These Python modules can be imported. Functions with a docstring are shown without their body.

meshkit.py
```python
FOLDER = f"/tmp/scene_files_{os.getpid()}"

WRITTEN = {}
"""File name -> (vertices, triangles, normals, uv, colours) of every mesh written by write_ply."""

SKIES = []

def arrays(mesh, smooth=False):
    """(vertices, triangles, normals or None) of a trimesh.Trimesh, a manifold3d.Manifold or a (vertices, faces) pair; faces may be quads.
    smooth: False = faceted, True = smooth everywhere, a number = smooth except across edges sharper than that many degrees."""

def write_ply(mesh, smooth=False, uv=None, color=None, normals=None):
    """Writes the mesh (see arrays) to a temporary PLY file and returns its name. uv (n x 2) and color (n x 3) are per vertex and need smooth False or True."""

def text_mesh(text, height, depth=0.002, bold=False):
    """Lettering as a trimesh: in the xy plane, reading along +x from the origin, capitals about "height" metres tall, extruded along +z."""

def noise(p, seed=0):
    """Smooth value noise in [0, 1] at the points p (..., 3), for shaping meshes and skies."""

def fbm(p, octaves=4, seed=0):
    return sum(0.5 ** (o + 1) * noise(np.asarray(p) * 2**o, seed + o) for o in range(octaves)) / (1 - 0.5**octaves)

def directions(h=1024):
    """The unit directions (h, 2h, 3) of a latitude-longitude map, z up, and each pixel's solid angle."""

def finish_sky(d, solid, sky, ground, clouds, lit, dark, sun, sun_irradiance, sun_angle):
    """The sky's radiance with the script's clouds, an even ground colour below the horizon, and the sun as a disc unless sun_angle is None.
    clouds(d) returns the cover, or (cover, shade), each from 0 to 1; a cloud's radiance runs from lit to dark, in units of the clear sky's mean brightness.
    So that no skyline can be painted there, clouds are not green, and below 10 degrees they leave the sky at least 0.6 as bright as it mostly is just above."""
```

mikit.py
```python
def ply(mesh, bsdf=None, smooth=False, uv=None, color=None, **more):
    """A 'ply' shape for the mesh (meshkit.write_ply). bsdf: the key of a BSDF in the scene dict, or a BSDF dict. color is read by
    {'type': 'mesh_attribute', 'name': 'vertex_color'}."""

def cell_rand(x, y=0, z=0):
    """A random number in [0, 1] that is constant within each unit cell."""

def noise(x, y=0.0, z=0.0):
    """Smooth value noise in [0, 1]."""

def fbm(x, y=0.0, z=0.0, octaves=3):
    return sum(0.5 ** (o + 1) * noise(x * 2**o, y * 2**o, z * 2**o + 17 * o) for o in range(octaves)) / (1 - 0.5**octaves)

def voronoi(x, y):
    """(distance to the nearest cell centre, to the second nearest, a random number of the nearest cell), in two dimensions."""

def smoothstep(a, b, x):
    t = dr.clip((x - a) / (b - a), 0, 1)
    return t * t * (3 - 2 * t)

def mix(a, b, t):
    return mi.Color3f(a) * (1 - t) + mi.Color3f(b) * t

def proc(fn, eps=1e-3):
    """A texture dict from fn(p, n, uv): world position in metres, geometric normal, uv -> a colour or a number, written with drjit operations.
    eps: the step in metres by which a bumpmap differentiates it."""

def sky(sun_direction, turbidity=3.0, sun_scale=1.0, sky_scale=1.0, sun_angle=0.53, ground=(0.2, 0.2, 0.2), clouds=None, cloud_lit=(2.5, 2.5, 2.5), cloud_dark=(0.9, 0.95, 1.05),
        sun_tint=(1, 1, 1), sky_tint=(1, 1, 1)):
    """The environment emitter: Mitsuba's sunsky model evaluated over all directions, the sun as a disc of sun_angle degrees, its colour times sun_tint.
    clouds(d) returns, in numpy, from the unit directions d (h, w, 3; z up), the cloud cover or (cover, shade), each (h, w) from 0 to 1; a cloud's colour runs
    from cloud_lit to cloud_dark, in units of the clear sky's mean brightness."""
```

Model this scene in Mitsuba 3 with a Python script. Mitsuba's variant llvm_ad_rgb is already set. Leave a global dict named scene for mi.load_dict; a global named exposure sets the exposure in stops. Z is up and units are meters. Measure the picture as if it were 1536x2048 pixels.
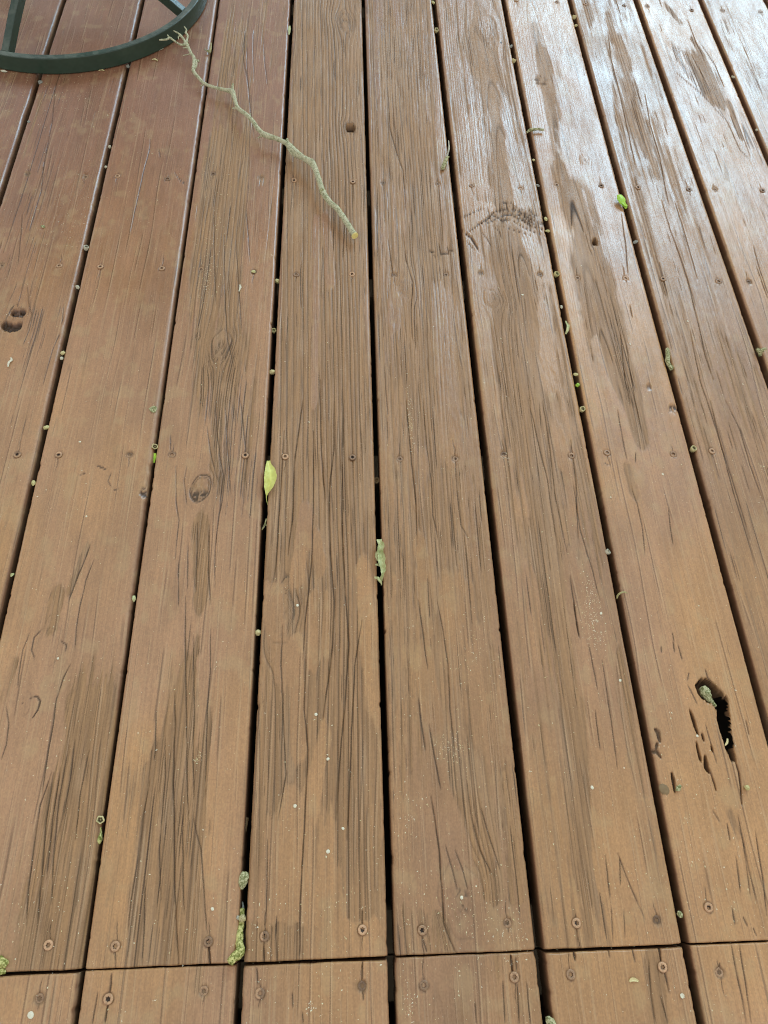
import math
import numpy as np
import drjit as dr
import trimesh
import mitsuba as mi
import mikit
import meshkit
from mikit import proc, noise, fbm, smoothstep, mix, cell_rand, ply

T = mi.ScalarTransform4f
scene, labels = {}, {}

# ------------------------------------------------------------------ camera, light, exposure
CAM = np.array([0.00000, 0.00000, 0.78574])
FWD = np.array([ 0.059435, 0.446937, -0.892589])
UP = np.array([ 0.003818, 0.894061, 0.447928])
scene['camera'] = {'type': 'perspective', 'fov': 58.7057, 'fov_axis': 'x', 'near_clip': 0.05, 'far_clip': 200.0,
                   'to_world': T().look_at(origin=CAM.tolist(), target=(CAM + FWD).tolist(), up=UP.tolist())}
SUN_AZ, SUN_EL = math.radians(25), math.radians(31)
SUN = [math.sin(SUN_AZ) * math.cos(SUN_EL), math.cos(SUN_AZ) * math.cos(SUN_EL), math.sin(SUN_EL)]
scene['sky'] = mikit.sky(SUN, turbidity=4, sun_scale=0.15, sun_angle=24, clouds=lambda d: 1.0, cloud_lit=(1.04, 1.06, 1.08), sun_tint=(0.44, 0.92, 1.75))
exposure = 3.16

# ------------------------------------------------------------------ materials
X0, PITCH = -0.5492, 0.14745          # x of the first gap, board pitch


def paint_color(p, n, uv):
    """Brown deck paint over weathered pine. uv.x: how far the paint is worn off, uv.y: dirt held in grooves and checks."""
    wear, dirt_shade = dr.clip(uv.x, 0, 1), dr.clip(uv.y, 0, 1)
    board = dr.floor((p.x - X0) / PITCH)
    ru = cell_rand(board, 3, 7)
    soft = fbm(p.x * 9, p.y * 4.5, 3.3, 3)
    fine = noise(p.x * 900, p.y * 700, 1.0)
    fibre = fbm(p.x * 420, p.y * 16, 5.0, 2)
    fibre2 = noise(p.x * 1500, p.y * 60, 2.0)
    near_base = 1 - smoothstep(0.25, 1.05, dr.sqrt(dr.square(p.x + 0.54) + dr.square(p.y - 1.45)))  # paint turns darker and redder towards the ring base
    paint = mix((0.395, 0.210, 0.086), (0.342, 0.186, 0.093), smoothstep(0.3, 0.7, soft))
    paint = mix(paint, (0.218, 0.098, 0.056), 0.88 * near_base)
    paint = paint * (0.90 + 0.20 * ru) * (0.84 + 0.22 * fine + 0.10 * fibre2) * (0.70 + 0.32 * fbm(p.x * 40, p.y * 14, 8.0, 3) + 0.16 * fbm(p.x * 330, p.y * 6, 6.5, 2) + 0.14 * fbm(p.x * 8, p.y * 3, 1.5, 2))
    paint = mix(paint, (0.52, 0.36, 0.20), 0.28 * smoothstep(0.60, 0.80, fbm(p.x * 480, p.y * 7, 3.5, 2)))
    paint = mix(paint, (0.215, 0.108, 0.056), smoothstep(-0.0006, -0.003, p.z))  # darker board sides: shade of the gaps painted into the colour
    dust = smoothstep(0.55, 0.8, fbm(p.x * 60, p.y * 45, 9.0, 3)) * 0.22
    paint = mix(paint, (0.46, 0.33, 0.16), dust)
    wood = mix((0.345, 0.188, 0.080), (0.268, 0.146, 0.062), smoothstep(0.25, 0.75, fibre))
    wood = mix(wood, (0.38, 0.235, 0.125), 0.40 * smoothstep(0.5, 0.8, fbm(p.x * 50, p.y * 12, 4.0, 2)))
    wood = wood * (0.85 + 0.16 * fine + 0.16 * fibre2)
    c = mix(paint, wood, wear)
    # hair-fine checks along the grain
    for freq, shift, along, amount in ((150.0, 0.0, 9.0, 0.50), (310.0, 7.7, 17.0, 0.26)):
        q = p.x * freq + 2.6 * noise(p.x * 11 + shift, p.y * 2.2, 4.0) + 0.9 * noise(p.x * 60, p.y * 9 + shift, 6.0)
        cell = dr.floor(q)
        there = noise(cell * 3.7 + shift, p.y * along + 5.1 * cell_rand(cell, 2, 5), 1.0)
        line = smoothstep(0.17, 0.05, dr.abs(q - cell - 0.5)) * smoothstep(0.68, 0.80, there + 0.12 * wear - 0.06)
        c = mix(c, (0.085, 0.046, 0.022), amount * line)
        lit = smoothstep(0.16, 0.05, dr.abs(q - cell - 0.80)) * smoothstep(0.66, 0.78, there)
        c = mix(c, (0.55, 0.38, 0.22), 0.22 * lit)
    return mix(c, (0.042, 0.023, 0.010), dirt_shade)


def paint_rough(p, n, uv):
    wear = dr.clip(uv.x, 0, 1)
    return 0.19 + 0.24 * wear + 0.20 * fbm(p.x * 110, p.y * 26, 2.0, 3) + 0.10 * noise(p.x * 14, p.y * 9, 6.0) + 0.2 * dr.clip(uv.y, 0, 1)


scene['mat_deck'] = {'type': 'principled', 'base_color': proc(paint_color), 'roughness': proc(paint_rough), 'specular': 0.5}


def flat(name, fn, rough=0.7, spec=0.4, **k):
    scene[name] = {'type': 'twosided', 'bsdf': {'type': 'principled', 'base_color': proc(fn) if callable(fn) else {'type': 'rgb', 'value': list(fn)}, 'roughness': rough, 'specular': spec, **k}}


flat('mat_screw', lambda p, n, uv: mix((0.40, 0.235, 0.125), (0.025, 0.016, 0.010), dr.clip(uv.y, 0, 1)) * (0.75 + 0.5 * noise(p.x * 900, p.y * 900, p.z * 900)) * (0.55 + 0.8 * cell_rand(p.x * 25, p.y * 25)), 0.5)
flat('mat_joist', lambda p, n, uv: mix((0.16, 0.115, 0.07), (0.09, 0.075, 0.045), fbm(p.x * 12, p.y * 60, p.z * 40)), 0.9)
flat('mat_soil', lambda p, n, uv: mix((0.055, 0.042, 0.03), (0.03, 0.024, 0.018), fbm(p.x * 14, p.y * 14, 1.0)), 1.0, 0.1)
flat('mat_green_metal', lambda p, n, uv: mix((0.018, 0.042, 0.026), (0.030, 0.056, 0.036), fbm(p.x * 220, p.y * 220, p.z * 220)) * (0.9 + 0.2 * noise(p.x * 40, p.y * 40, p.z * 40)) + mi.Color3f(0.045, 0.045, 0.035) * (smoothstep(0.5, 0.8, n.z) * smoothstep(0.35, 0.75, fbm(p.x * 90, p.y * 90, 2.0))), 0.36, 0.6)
flat('mat_siding', (0.52, 0.43, 0.32), 0.8)


def bark(p, n, uv):
    a = fbm(p.x * 300, p.y * 300, p.z * 300, 3)
    b = noise(p.x * 900, p.y * 900, p.z * 900)
    c = mix((0.34, 0.35, 0.18), (0.68, 0.65, 0.42), smoothstep(0.22, 0.55, a))
    c = mix(c, (0.10, 0.095, 0.045), smoothstep(0.70, 0.88, b) * 0.6)
    return mix(c, (0.085, 0.10, 0.055), dr.clip(uv.y, 0, 1))


flat('mat_bark', bark, 0.9, 0.2)
flat('mat_cut_wood', lambda p, n, uv: mix((0.86, 0.76, 0.30), (0.70, 0.58, 0.18), noise(p.x * 1200, p.y * 1200, p.z * 1200)), 0.8, 0.2)
flat('mat_lichen', lambda p, n, uv: mix((0.17, 0.175, 0.07), (0.50, 0.48, 0.27), smoothstep(0.35, 0.65, fbm(p.x * 700, p.y * 700, p.z * 700))), 0.95, 0.1)
flat('mat_lichen_yellow', lambda p, n, uv: mix((0.16, 0.17, 0.04), (0.55, 0.52, 0.20), smoothstep(0.35, 0.65, fbm(p.x * 600, p.y * 600, p.z * 600))), 0.95, 0.1)


def leafy(a, b):
    return lambda p, n, uv: mix(a, b, fbm(p.x * 260, p.y * 260, p.z * 260)) * (0.8 + 0.4 * dr.clip(uv.y, 0, 1))


flat('mat_leaf_lime', leafy((0.48, 0.50, 0.10), (0.68, 0.68, 0.22)), 0.55)
flat('mat_leaf_green', leafy((0.20, 0.46, 0.03), (0.48, 0.66, 0.06)), 0.5)
flat('mat_leaf_dry', leafy((0.24, 0.27, 0.09), (0.66, 0.66, 0.36)), 0.7)
flat('mat_bud', lambda p, n, uv: mix((0.66, 0.58, 0.30), (0.44, 0.37, 0.15), fbm(p.x * 500, p.y * 500, p.z * 500)) * (1 - 0.85 * dr.clip(uv.y, 0, 1)), 0.65)
flat('mat_bud_white', lambda p, n, uv: mix((0.60, 0.56, 0.42), (0.38, 0.35, 0.22), fbm(p.x * 500, p.y * 500, p.z * 500)) * (1 - 0.8 * dr.clip(uv.y, 0, 1)), 0.7)
flat('mat_bud_green', lambda p, n, uv: mix((0.40, 0.36, 0.13), (0.60, 0.54, 0.26), fbm(p.x * 500, p.y * 500, p.z * 500)) * (1 - 0.8 * dr.clip(uv.y, 0, 1)), 0.7)
flat('mat_bud_grey', lambda p, n, uv: mix((0.16, 0.155, 0.12), (0.33, 0.33, 0.27), fbm(p.x * 500, p.y * 500, p.z * 500)), 0.8)
flat('mat_brown', lambda p, n, uv: mix((0.16, 0.10, 0.045), (0.27, 0.18, 0.085), fbm(p.x * 300, p.y * 300, p.z * 300)), 0.7)
flat('mat_petal', (0.66, 0.62, 0.45), 0.6)
flat('mat_petal_yellow', (0.66, 0.56, 0.27), 0.6)
flat('mat_speck', lambda p, n, uv: mix((0.58, 0.50, 0.27), (0.72, 0.68, 0.52), cell_rand(p.x * 200, p.y * 200)), 0.8, 0.2)

# ------------------------------------------------------------------ naming helpers
used = {}


def key(base):
    n = used.get(base, 0)
    used[base] = n + 1
    return base if n == 0 else '%s_%03d' % (base, n)


def part(parent, name, shape):
    k = key(parent + '__' + name)
    scene[k] = shape
    return k


def thing(name, label, cat, group=None, shape=None):
    k = key(name)
    labels[k] = {'label': label, 'category': cat}
    if group:
        labels[k]['group'] = group
    if shape is not None:
        scene[k] = shape
    return k


def box(x0, x1, y0, y1, z0, z1):
    m = trimesh.creation.box(extents=(x1 - x0, y1 - y0, z1 - z0))
    m.apply_translation(((x0 + x1) / 2, (y0 + y1) / 2, (z0 + z1) / 2))
    return m


# ------------------------------------------------------------------ noise for the meshes
def N2(x, y, s=0):
    return meshkit.noise(np.stack([x, y, np.full_like(x, 0.37)], -1), s)


def F2(x, y, octv=3, s=0):
    return sum(0.5 ** (o + 1) * N2(x * 2 ** o, y * 2 ** o, s + o) for o in range(octv)) / (1 - 0.5 ** octv)


def hsh(k, s=0.0):
    v = np.sin(k * 12.9898 + s * 78.233 + 0.5) * 43758.5453
    return v - np.floor(v)


def sst(a, b, x):
    t = np.clip((x - a) / (b - a), 0, 1)
    return t * t * (3 - 2 * t)


def seg_dist(x, y, a, b):
    """distance to the segment ab and the parameter along it"""
    ax, ay = a
    dx, dy = b[0] - ax, b[1] - ay
    L = max(dx * dx + dy * dy, 1e-12)
    t = np.clip(((x - ax) * dx + (y - ay) * dy) / L, 0, 1)
    return np.hypot(x - ax - t * dx, y - ay - t * dy), t


def in_poly(x, y, poly):
    """signed distance (positive inside) to a polygon, for the few points near it"""
    p = np.asarray(poly)
    q = np.roll(p, -1, axis=0)
    inside = np.zeros(x.shape, bool)
    d = np.full(x.shape, 9.0)
    for (ax, ay), (bx, by) in zip(p, q):
        c = ((ay > y) != (by > y)) & (x < (bx - ax) * (y - ay) / (by - ay + 1e-15) + ax)
        inside ^= c
        d = np.minimum(d, seg_dist(x, y, (ax, ay), (bx, by))[0])
    return np.where(inside, d, -d)


# ------------------------------------------------------------------ what each board looks like (metres on the deck; lengths of features in mm)
# 'w' worn-through paint, 'p' paint left standing, 'd' dark stained wood, 'c' checks only: (kind, end, end, half width mm, strength)
# 'k': knots (centre, radius mm, style);  'x': cracks (points, width mm, depth mm);  'a': crazed patch (centre, rx mm, ry mm)
JOINT = -0.0905
THICK = 0.032
EDGES = [(-0.8580, -0.7060), (-0.7000, -0.5535), (-0.5460, -0.4005), (-0.3940, -0.2505), (-0.2465, -0.1040), (-0.0972, 0.0415), (0.0482, 0.1874), (0.1962, 0.3360), (0.3437, 0.4798),
         (0.4880, 0.6250), (0.6345, 0.7700), (0.7790, 0.9200), (0.9290, 1.0700)]
BOARD = {
    1: dict(base=0.18, q=0.15, u0=0.02, d0=0.05, slope=0.02, sp=3.2, f=[]),
    2: dict(base=0.16, q=0.36, u0=0.10, d0=0.04, slope=0.02, sp=3.6, f=[
        ('c', (-0.5188, 1.2789), (-0.4861, 0.9701), 22, 0.2), ('c', (-0.4973, 0.9348), (-0.4871, 0.7546), 30, 0.25), ('c', (-0.4438, 0.6979), (-0.4384, 0.6343), 14, 0.3), ('w', (-0.5305, 1.2142), (-0.5297, 1.0791), 10, 0.12),
        ('k', (-0.4750, 0.7096), 13, 'open'), ('x', [(-0.5177, 1.2730), (-0.5033, 1.1598), (-0.4957, 1.0425), (-0.4869, 0.9700)], 0.9, 1), ('x', [(-0.4098, 0.7366), (-0.4057, 0.6891), (-0.4109, 0.6524), (-0.4125, 0.5912)], 0.9, 1),
        ('x', [(-0.5066, 0.9231), (-0.4985, 0.8679), (-0.4915, 0.8151)], 0.9, 1), ('x', [(-0.4686, 0.7699), (-0.4597, 0.7357), (-0.4517, 0.7166)], 0.8, 1)]),
    3: dict(base=0.12, q=0.16, u0=-0.06, d0=0.02, slope=0.01, sp=2.6, f=[
        ('x', [(-0.3304, 1.1165), (-0.3286, 1.0876), (-0.3315, 1.0302), (-0.3328, 0.9635), (-0.3337, 0.8924)], 1.2, 1), ('x', [(-0.3130, 1.0909), (-0.3080, 1.0691)], 1, 1), ('x', [(-0.2806, 1.0309), (-0.2679, 1.0116), (-0.2590, 1.0045)], 1.6, 1),
        ('k', (-0.2543, 0.4227), 8, 'bark'), ('x', [(-0.3207, 0.4635), (-0.3076, 0.4567)], 2.6, 0.8), ('x', [(-0.3006, 0.4522), (-0.3026, 0.4396), (-0.2975, 0.4308)], 1, 0.8), ('x', [(-0.2949, 0.4257), (-0.2871, 0.4286)], 1.4, 0.8),
        ('x', [(-0.3393, 0.4485), (-0.3322, 0.4515)], 1.6, 0.8), ('x', [(-0.3107, 0.3516), (-0.3156, 0.3232), (-0.3207, 0.3007), (-0.3251, 0.2757)], 1.6, 1), ('x', [(-0.3032, 0.3310), (-0.3084, 0.3038), (-0.3102, 0.2724), (-0.3097, 0.2421), (-0.3069, 0.2185)], 1.0, 1),
        ('w', (-0.3147, 0.3430), (-0.3249, 0.2913), 4, 0.5), ('w', (-0.3395, 0.2759), (-0.3396, 0.2545), 9, 0.6), ('k', (-0.3371, 0.2224), 15, 'faint'), ('k', (-0.3535, 0.1599), 9, 'faint'),
        ('x', [(-0.3465, 0.1652), (-0.3392, 0.1667), (-0.3351, 0.1617), (-0.3359, 0.1521), (-0.3396, 0.1436)], 2.0, 1.0), ('x', [(-0.3478, 0.2438), (-0.3554, 0.2339), (-0.3554, 0.2193), (-0.3495, 0.2088)], 1.6, 0.7), ('x', [(-0.3257, 0.2305), (-0.3174, 0.2245), (-0.3172, 0.2169)], 1.6, 0.7),
        ('x', [(-0.3092, 0.2024), (-0.3150, 0.1856), (-0.3180, 0.1625), (-0.3163, 0.1357), (-0.3163, 0.1098), (-0.3158, 0.0871), (-0.3152, 0.0651)], 1.3, 1.4),
        ('x', [(-0.3605, 0.2428), (-0.3654, 0.2194), (-0.3635, 0.1909), (-0.3616, 0.1765)], 1.0, 0.8), ('w', (-0.3713, 0.2023), (-0.3751, 0.1691), 5, 0.5), ('x', [(-0.3707, 0.1581), (-0.3630, 0.1367), (-0.3618, 0.1159), (-0.3637, 0.1008)], 1.0, 0.8),
        ('w', (-0.2754, 0.1088), (-0.2795, -0.0567), 40, 0.55), ('w', (-0.2611, 0.1188), (-0.2531, -0.0740), 16, 0.3), ('p', (-0.3140, 0.1200), (-0.3259, 0.0606), 12, 0.5),
        ('x', [(-0.3090, 0.0870), (-0.3149, 0.0555), (-0.3138, 0.0136), (-0.3112, -0.0218), (-0.3077, -0.0515)], 1.5, 1.2), ('x', [(-0.3070, 0.0869), (-0.3061, 0.0410), (-0.3008, -0.0134), (-0.2975, -0.0560)], 1.6, 1.2), ('x', [(-0.3006, 0.0917), (-0.2996, 0.0409), (-0.2960, -0.0136)], 1.5, 1.1),
        ('x', [(-0.2957, 0.1144), (-0.2965, 0.0598), (-0.2924, 0.0040), (-0.2867, -0.0355)], 1.3, 1.0), ('x', [(-0.2903, 0.1195), (-0.2886, 0.0790), (-0.2895, 0.0406)], 1.3, 1), ('x', [(-0.2738, 0.1088), (-0.2759, 0.0640), (-0.2738, 0.0216)], 1.2, 1)]),
    4: dict(base=0.28, q=0.38, u0=0.085, d0=0.04, slope=0.02, sp=5.0, f=[
        ('w', (-0.2049, 1.4006), (-0.1902, 1.0546), 30, 0.18), ('w', (-0.1986, 1.0543), (-0.1772, 0.6647), 36, 0.34), ('w', (-0.2226, 1.0921), (-0.2170, 0.7905), 16, 0.2), ('d', (-0.1924, 0.9923), (-0.1869, 0.7912), 20, 0.35), ('d', (-0.1786, 0.7021), (-0.1716, 0.6285), 14, 0.5),
        ('d', (-0.2096, 0.6922), (-0.2164, 0.6641), 6, 0.8), ('w', (-0.1642, 0.5848), (-0.1601, 0.4409), 16, 0.22), ('d', (-0.1637, 0.4712), (-0.1511, 0.4225), 9, 0.4), ('c', (-0.1711, 0.5847), (-0.1348, 0.4484), 30, 0.5), ('p', (-0.2402, 0.6547), (-0.2273, 0.4118), 22, 0.4),
        ('k', (-0.1841, 0.4291), 12.5, 'ring'), ('k', (-0.2101, 0.6809), 7, 'swirl'), ('k', (-0.1758, 0.6647), 13, 'faint'), ('w', (-0.1794, 0.3692), (-0.1691, 0.2863), 11, 0.6), ('p', (-0.1413, 0.3552), (-0.1345, 0.1055), 24, 0.45), ('p', (-0.2210, 0.3557), (-0.2212, 0.1606), 24, 0.45),
        ('w', (-0.1663, 0.2221), (-0.1710, 0.1989), 6, 0.3), ('w', (-0.1669, 0.1378), (-0.1644, 0.0562), 22, 0.55), ('w', (-0.1887, 0.1383), (-0.1733, -0.0727), 32, 0.42), ('w', (-0.1501, 0.1321), (-0.1532, 0.0756), 8, 0.4),
        ('d', (-0.1891, 0.1172), (-0.1726, -0.0263), 9, 0.75), ('d', (-0.1541, 0.1592), (-0.1506, 0.0755), 6, 0.5), ('p', (-0.1637, 0.1930), (-0.1569, 0.1164), 7, 0.5),
        ('x', [(-0.1724, 1.4527), (-0.1698, 1.3865), (-0.1627, 1.2927)], 0.9, 1), ('x', [(-0.1840, 1.4351), (-0.1765, 1.3072), (-0.1608, 1.1761), (-0.1541, 1.1351)], 1.0, 1), ('x', [(-0.1528, 1.4287), (-0.1447, 1.3401), (-0.1360, 1.2715)], 0.9, 1), ('x', [(-0.1879, 1.4517), (-0.1858, 1.3534), (-0.1649, 1.2330)], 0.9, 1),
        ('x', [(-0.1880, 0.8876), (-0.1801, 0.7913), (-0.1721, 0.7118), (-0.1672, 0.6741), (-0.1575, 0.6376)], 1.0, 1.2), ('x', [(-0.2082, 0.9441), (-0.2010, 0.8543), (-0.1889, 0.7407)], 0.9, 1), ('x', [(-0.1560, 0.9458), (-0.1439, 0.8342)], 0.9, 1), ('x', [(-0.1684, 0.8771), (-0.1583, 0.7815), (-0.1475, 0.6931)], 0.8, 1),
        ('x', [(-0.1766, 0.5677), (-0.1694, 0.5103), (-0.1627, 0.4751), (-0.1568, 0.4484), (-0.1573, 0.4043), (-0.1587, 0.3418), (-0.1545, 0.2894)], 1.1, 1.2), ('x', [(-0.1841, 0.5264), (-0.1768, 0.4867), (-0.1659, 0.4484), (-0.1596, 0.4335)], 0.9, 1), ('x', [(-0.1630, 0.5678), (-0.1538, 0.4867), (-0.1444, 0.4188)], 0.9, 1), ('x', [(-0.1418, 0.5680), (-0.1346, 0.5185), (-0.1300, 0.4868)], 0.9, 1),
        ('x', [(-0.2189, 0.4635), (-0.2134, 0.4117), (-0.2068, 0.3833), (-0.2060, 0.3288)], 0.9, 1), ('x', [(-0.2046, 0.4635), (-0.2063, 0.4410), (-0.1989, 0.4045)], 0.9, 1), ('x', [(-0.2310, 0.5101), (-0.2284, 0.4866)], 0.9, 1),
        ('x', [(-0.1834, 0.3796), (-0.1794, 0.3286), (-0.1768, 0.2864)], 1.2, 1.2), ('x', [(-0.1689, 0.3761), (-0.1644, 0.3153), (-0.1583, 0.2705)], 1.2, 1.2), ('x', [(-0.1926, 0.3521), (-0.1871, 0.2897)], 1.0, 1.0), ('x', [(-0.2018, 0.3288), (-0.1955, 0.2679)], 1.0, 1.0),
        ('x', [(-0.1889, 0.2834), (-0.1834, 0.2224), (-0.1761, 0.1597), (-0.1679, 0.0860), (-0.1621, 0.0370)], 1.1, 1.2), ('x', [(-0.1558, 0.2398), (-0.1519, 0.1928), (-0.1520, 0.1483), (-0.1463, 0.0558)], 1.0, 1.1), ('x', [(-0.1754, 0.2341), (-0.1673, 0.1595), (-0.1634, 0.1062), (-0.1577, 0.0561)], 1.0, 1.1),
        ('x', [(-0.1897, 0.1682), (-0.1854, 0.1329), (-0.1816, 0.0763), (-0.1764, 0.0374), (-0.1701, -0.0176), (-0.1646, -0.0564), (-0.1588, -0.0894)], 1.5, 1.6), ('x', [(-0.2078, 0.1494), (-0.2034, 0.1071), (-0.2038, 0.0969)], 1.2, 1), ('x', [(-0.2056, 0.0769), (-0.2085, 0.0383), (-0.2089, 0.0015), (-0.2106, -0.0337), (-0.2106, -0.0590)], 1.0, 1),
        ('x', [(-0.1950, 0.1225), (-0.1899, 0.0765), (-0.1885, 0.0099), (-0.1814, -0.0346)], 1.0, 1.0), ('x', [(-0.1681, 0.0467), (-0.1626, -0.0089), (-0.1577, -0.0482)], 1.0, 1), ('x', [(-0.1992, -0.0166), (-0.1953, -0.0554), (-0.1931, -0.0882)], 1.0, 1), ('x', [(-0.2202, -0.0751), (-0.2174, -0.0913)], 1.2, 1), ('x', [(-0.1318, -0.0742), (-0.1290, -0.0905)], 2.2, 2), ('x', [(-0.1579, 0.0416), (-0.1463, 0.0086), (-0.1401, -0.0273), (-0.1339, -0.0658)], 1.0, 1)]),
    5: dict(base=0.78, q=0.45, u0=-0.095, d0=0.05, slope=0.02, sp=5.2, deep=1.9, f=[
        ('p', (-0.0427, 0.9261), (-0.0403, 0.5687), 4.5, 0.69), ('p', (-0.0264, 0.9266), (-0.0192, 0.7948), 7, 0.69), ('p', (-0.1008, 0.9243), (-0.0943, 0.5683), 5, 0.54), ('p', (-0.0476, 0.3860), (-0.0564, 0.3110), 9, 0.84), ('p', (-0.0343, 0.3476), (-0.0291, 0.3239), 7, 0.74), ('p', (-0.0556, 0.2144), (-0.0494, 0.1088), 8, 0.84),
        ('p', (-0.0379, 0.2659), (-0.0358, 0.2112), 8, 0.89), ('p', (-0.0852, 0.2727), (-0.0705, 0.1972), 12, 0.64), ('p', (-0.0201, 0.2751), (-0.0207, 0.2080), 3.5, 0.74), ('p', (-0.0211, 0.1134), (-0.0353, 0.0528), 9, 0.54), ('p', (-0.0567, 0.0293), (-0.0572, -0.0343), 12, 0.54),
        ('p', (-0.0442, -0.0563), (0.0149, -0.0626), 50, 0.59), ('p', (0.0232, 0.3069), (0.0321, 0.1555), 10, 0.54), ('d', (-0.0199, 0.9152), (-0.0193, 0.8159), 5, 0.7), ('d', (-0.0400, 0.3174), (-0.0522, 0.2660), 9, 0.5), ('d', (-0.0472, 0.2026), (-0.0447, 0.1192), 4, 0.5), ('d', (-0.0391, 0.2024), (-0.0332, 0.1189), 12, 0.35), ('d', (-0.0257, 0.6575), (-0.0145, 0.5689), 12, 0.3),
        ('d', (-0.0588, 0.2883), (-0.0766, 0.2821), 5, 0.4), ('k', (0.0154, 1.1620), 9.5, 'hole'), ('k', (0.0071, 1.4957), 15, 'sound'), ('k', (-0.0720, 0.2539), 19, 'faint'), ('d', (-0.0448, 0.5108), (-0.0571, 0.4636), 7, 0.35),
        ('x', [(-0.0443, 0.2025), (-0.0448, 0.1461), (-0.0395, 0.1033), (-0.0411, 0.0530), (-0.0427, 0.0056), (-0.0446, -0.0391), (-0.0435, -0.0855)], 1.3, 1.6), ('x', [(-0.0402, 0.5189), (-0.0385, 0.4112), (-0.0390, 0.3274), (-0.0453, 0.2504), (-0.0478, 0.2026)], 1.2, 1.6), ('x', [(-0.0793, 0.0159), (-0.0777, -0.0293), (-0.0778, -0.0594)], 1.0, 1),
        ('x', [(-0.0135, 0.9623), (-0.0140, 0.8592)], 1.4, 1.4), ('x', [(-0.0324, 0.6033), (-0.0296, 0.4869), (-0.0236, 0.4111)], 1.3, 1.6), ('x', [(0.0046, 0.9510), (0.0010, 0.8378)], 1.2, 1), ('x', [(-0.0131, 0.5689), (-0.0122, 0.4870), (-0.0186, 0.4258), (-0.0168, 0.3407), (-0.0117, 0.2750), (-0.0133, 0.2197), (-0.0188, 0.1733), (-0.0240, 0.1348)], 1.6, 1.6),
        ('x', [(0.0015, 0.5690), (-0.0015, 0.4636), (-0.0018, 0.3752), (0.0016, 0.2876), (0.0060, 0.2194), (0.0011, 0.1562), (-0.0047, 0.0921), (-0.0089, 0.0327)], 1.5, 1.5), ('x', [(-0.0563, 0.5686), (-0.0598, 0.5188), (-0.0650, 0.4636), (-0.0646, 0.3826), (-0.0693, 0.3343)], 1.5, 1.5), ('x', [(-0.0801, 0.5187), (-0.0813, 0.4408), (-0.0824, 0.3686), (-0.0834, 0.3014)], 1.3, 1.3),
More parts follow.
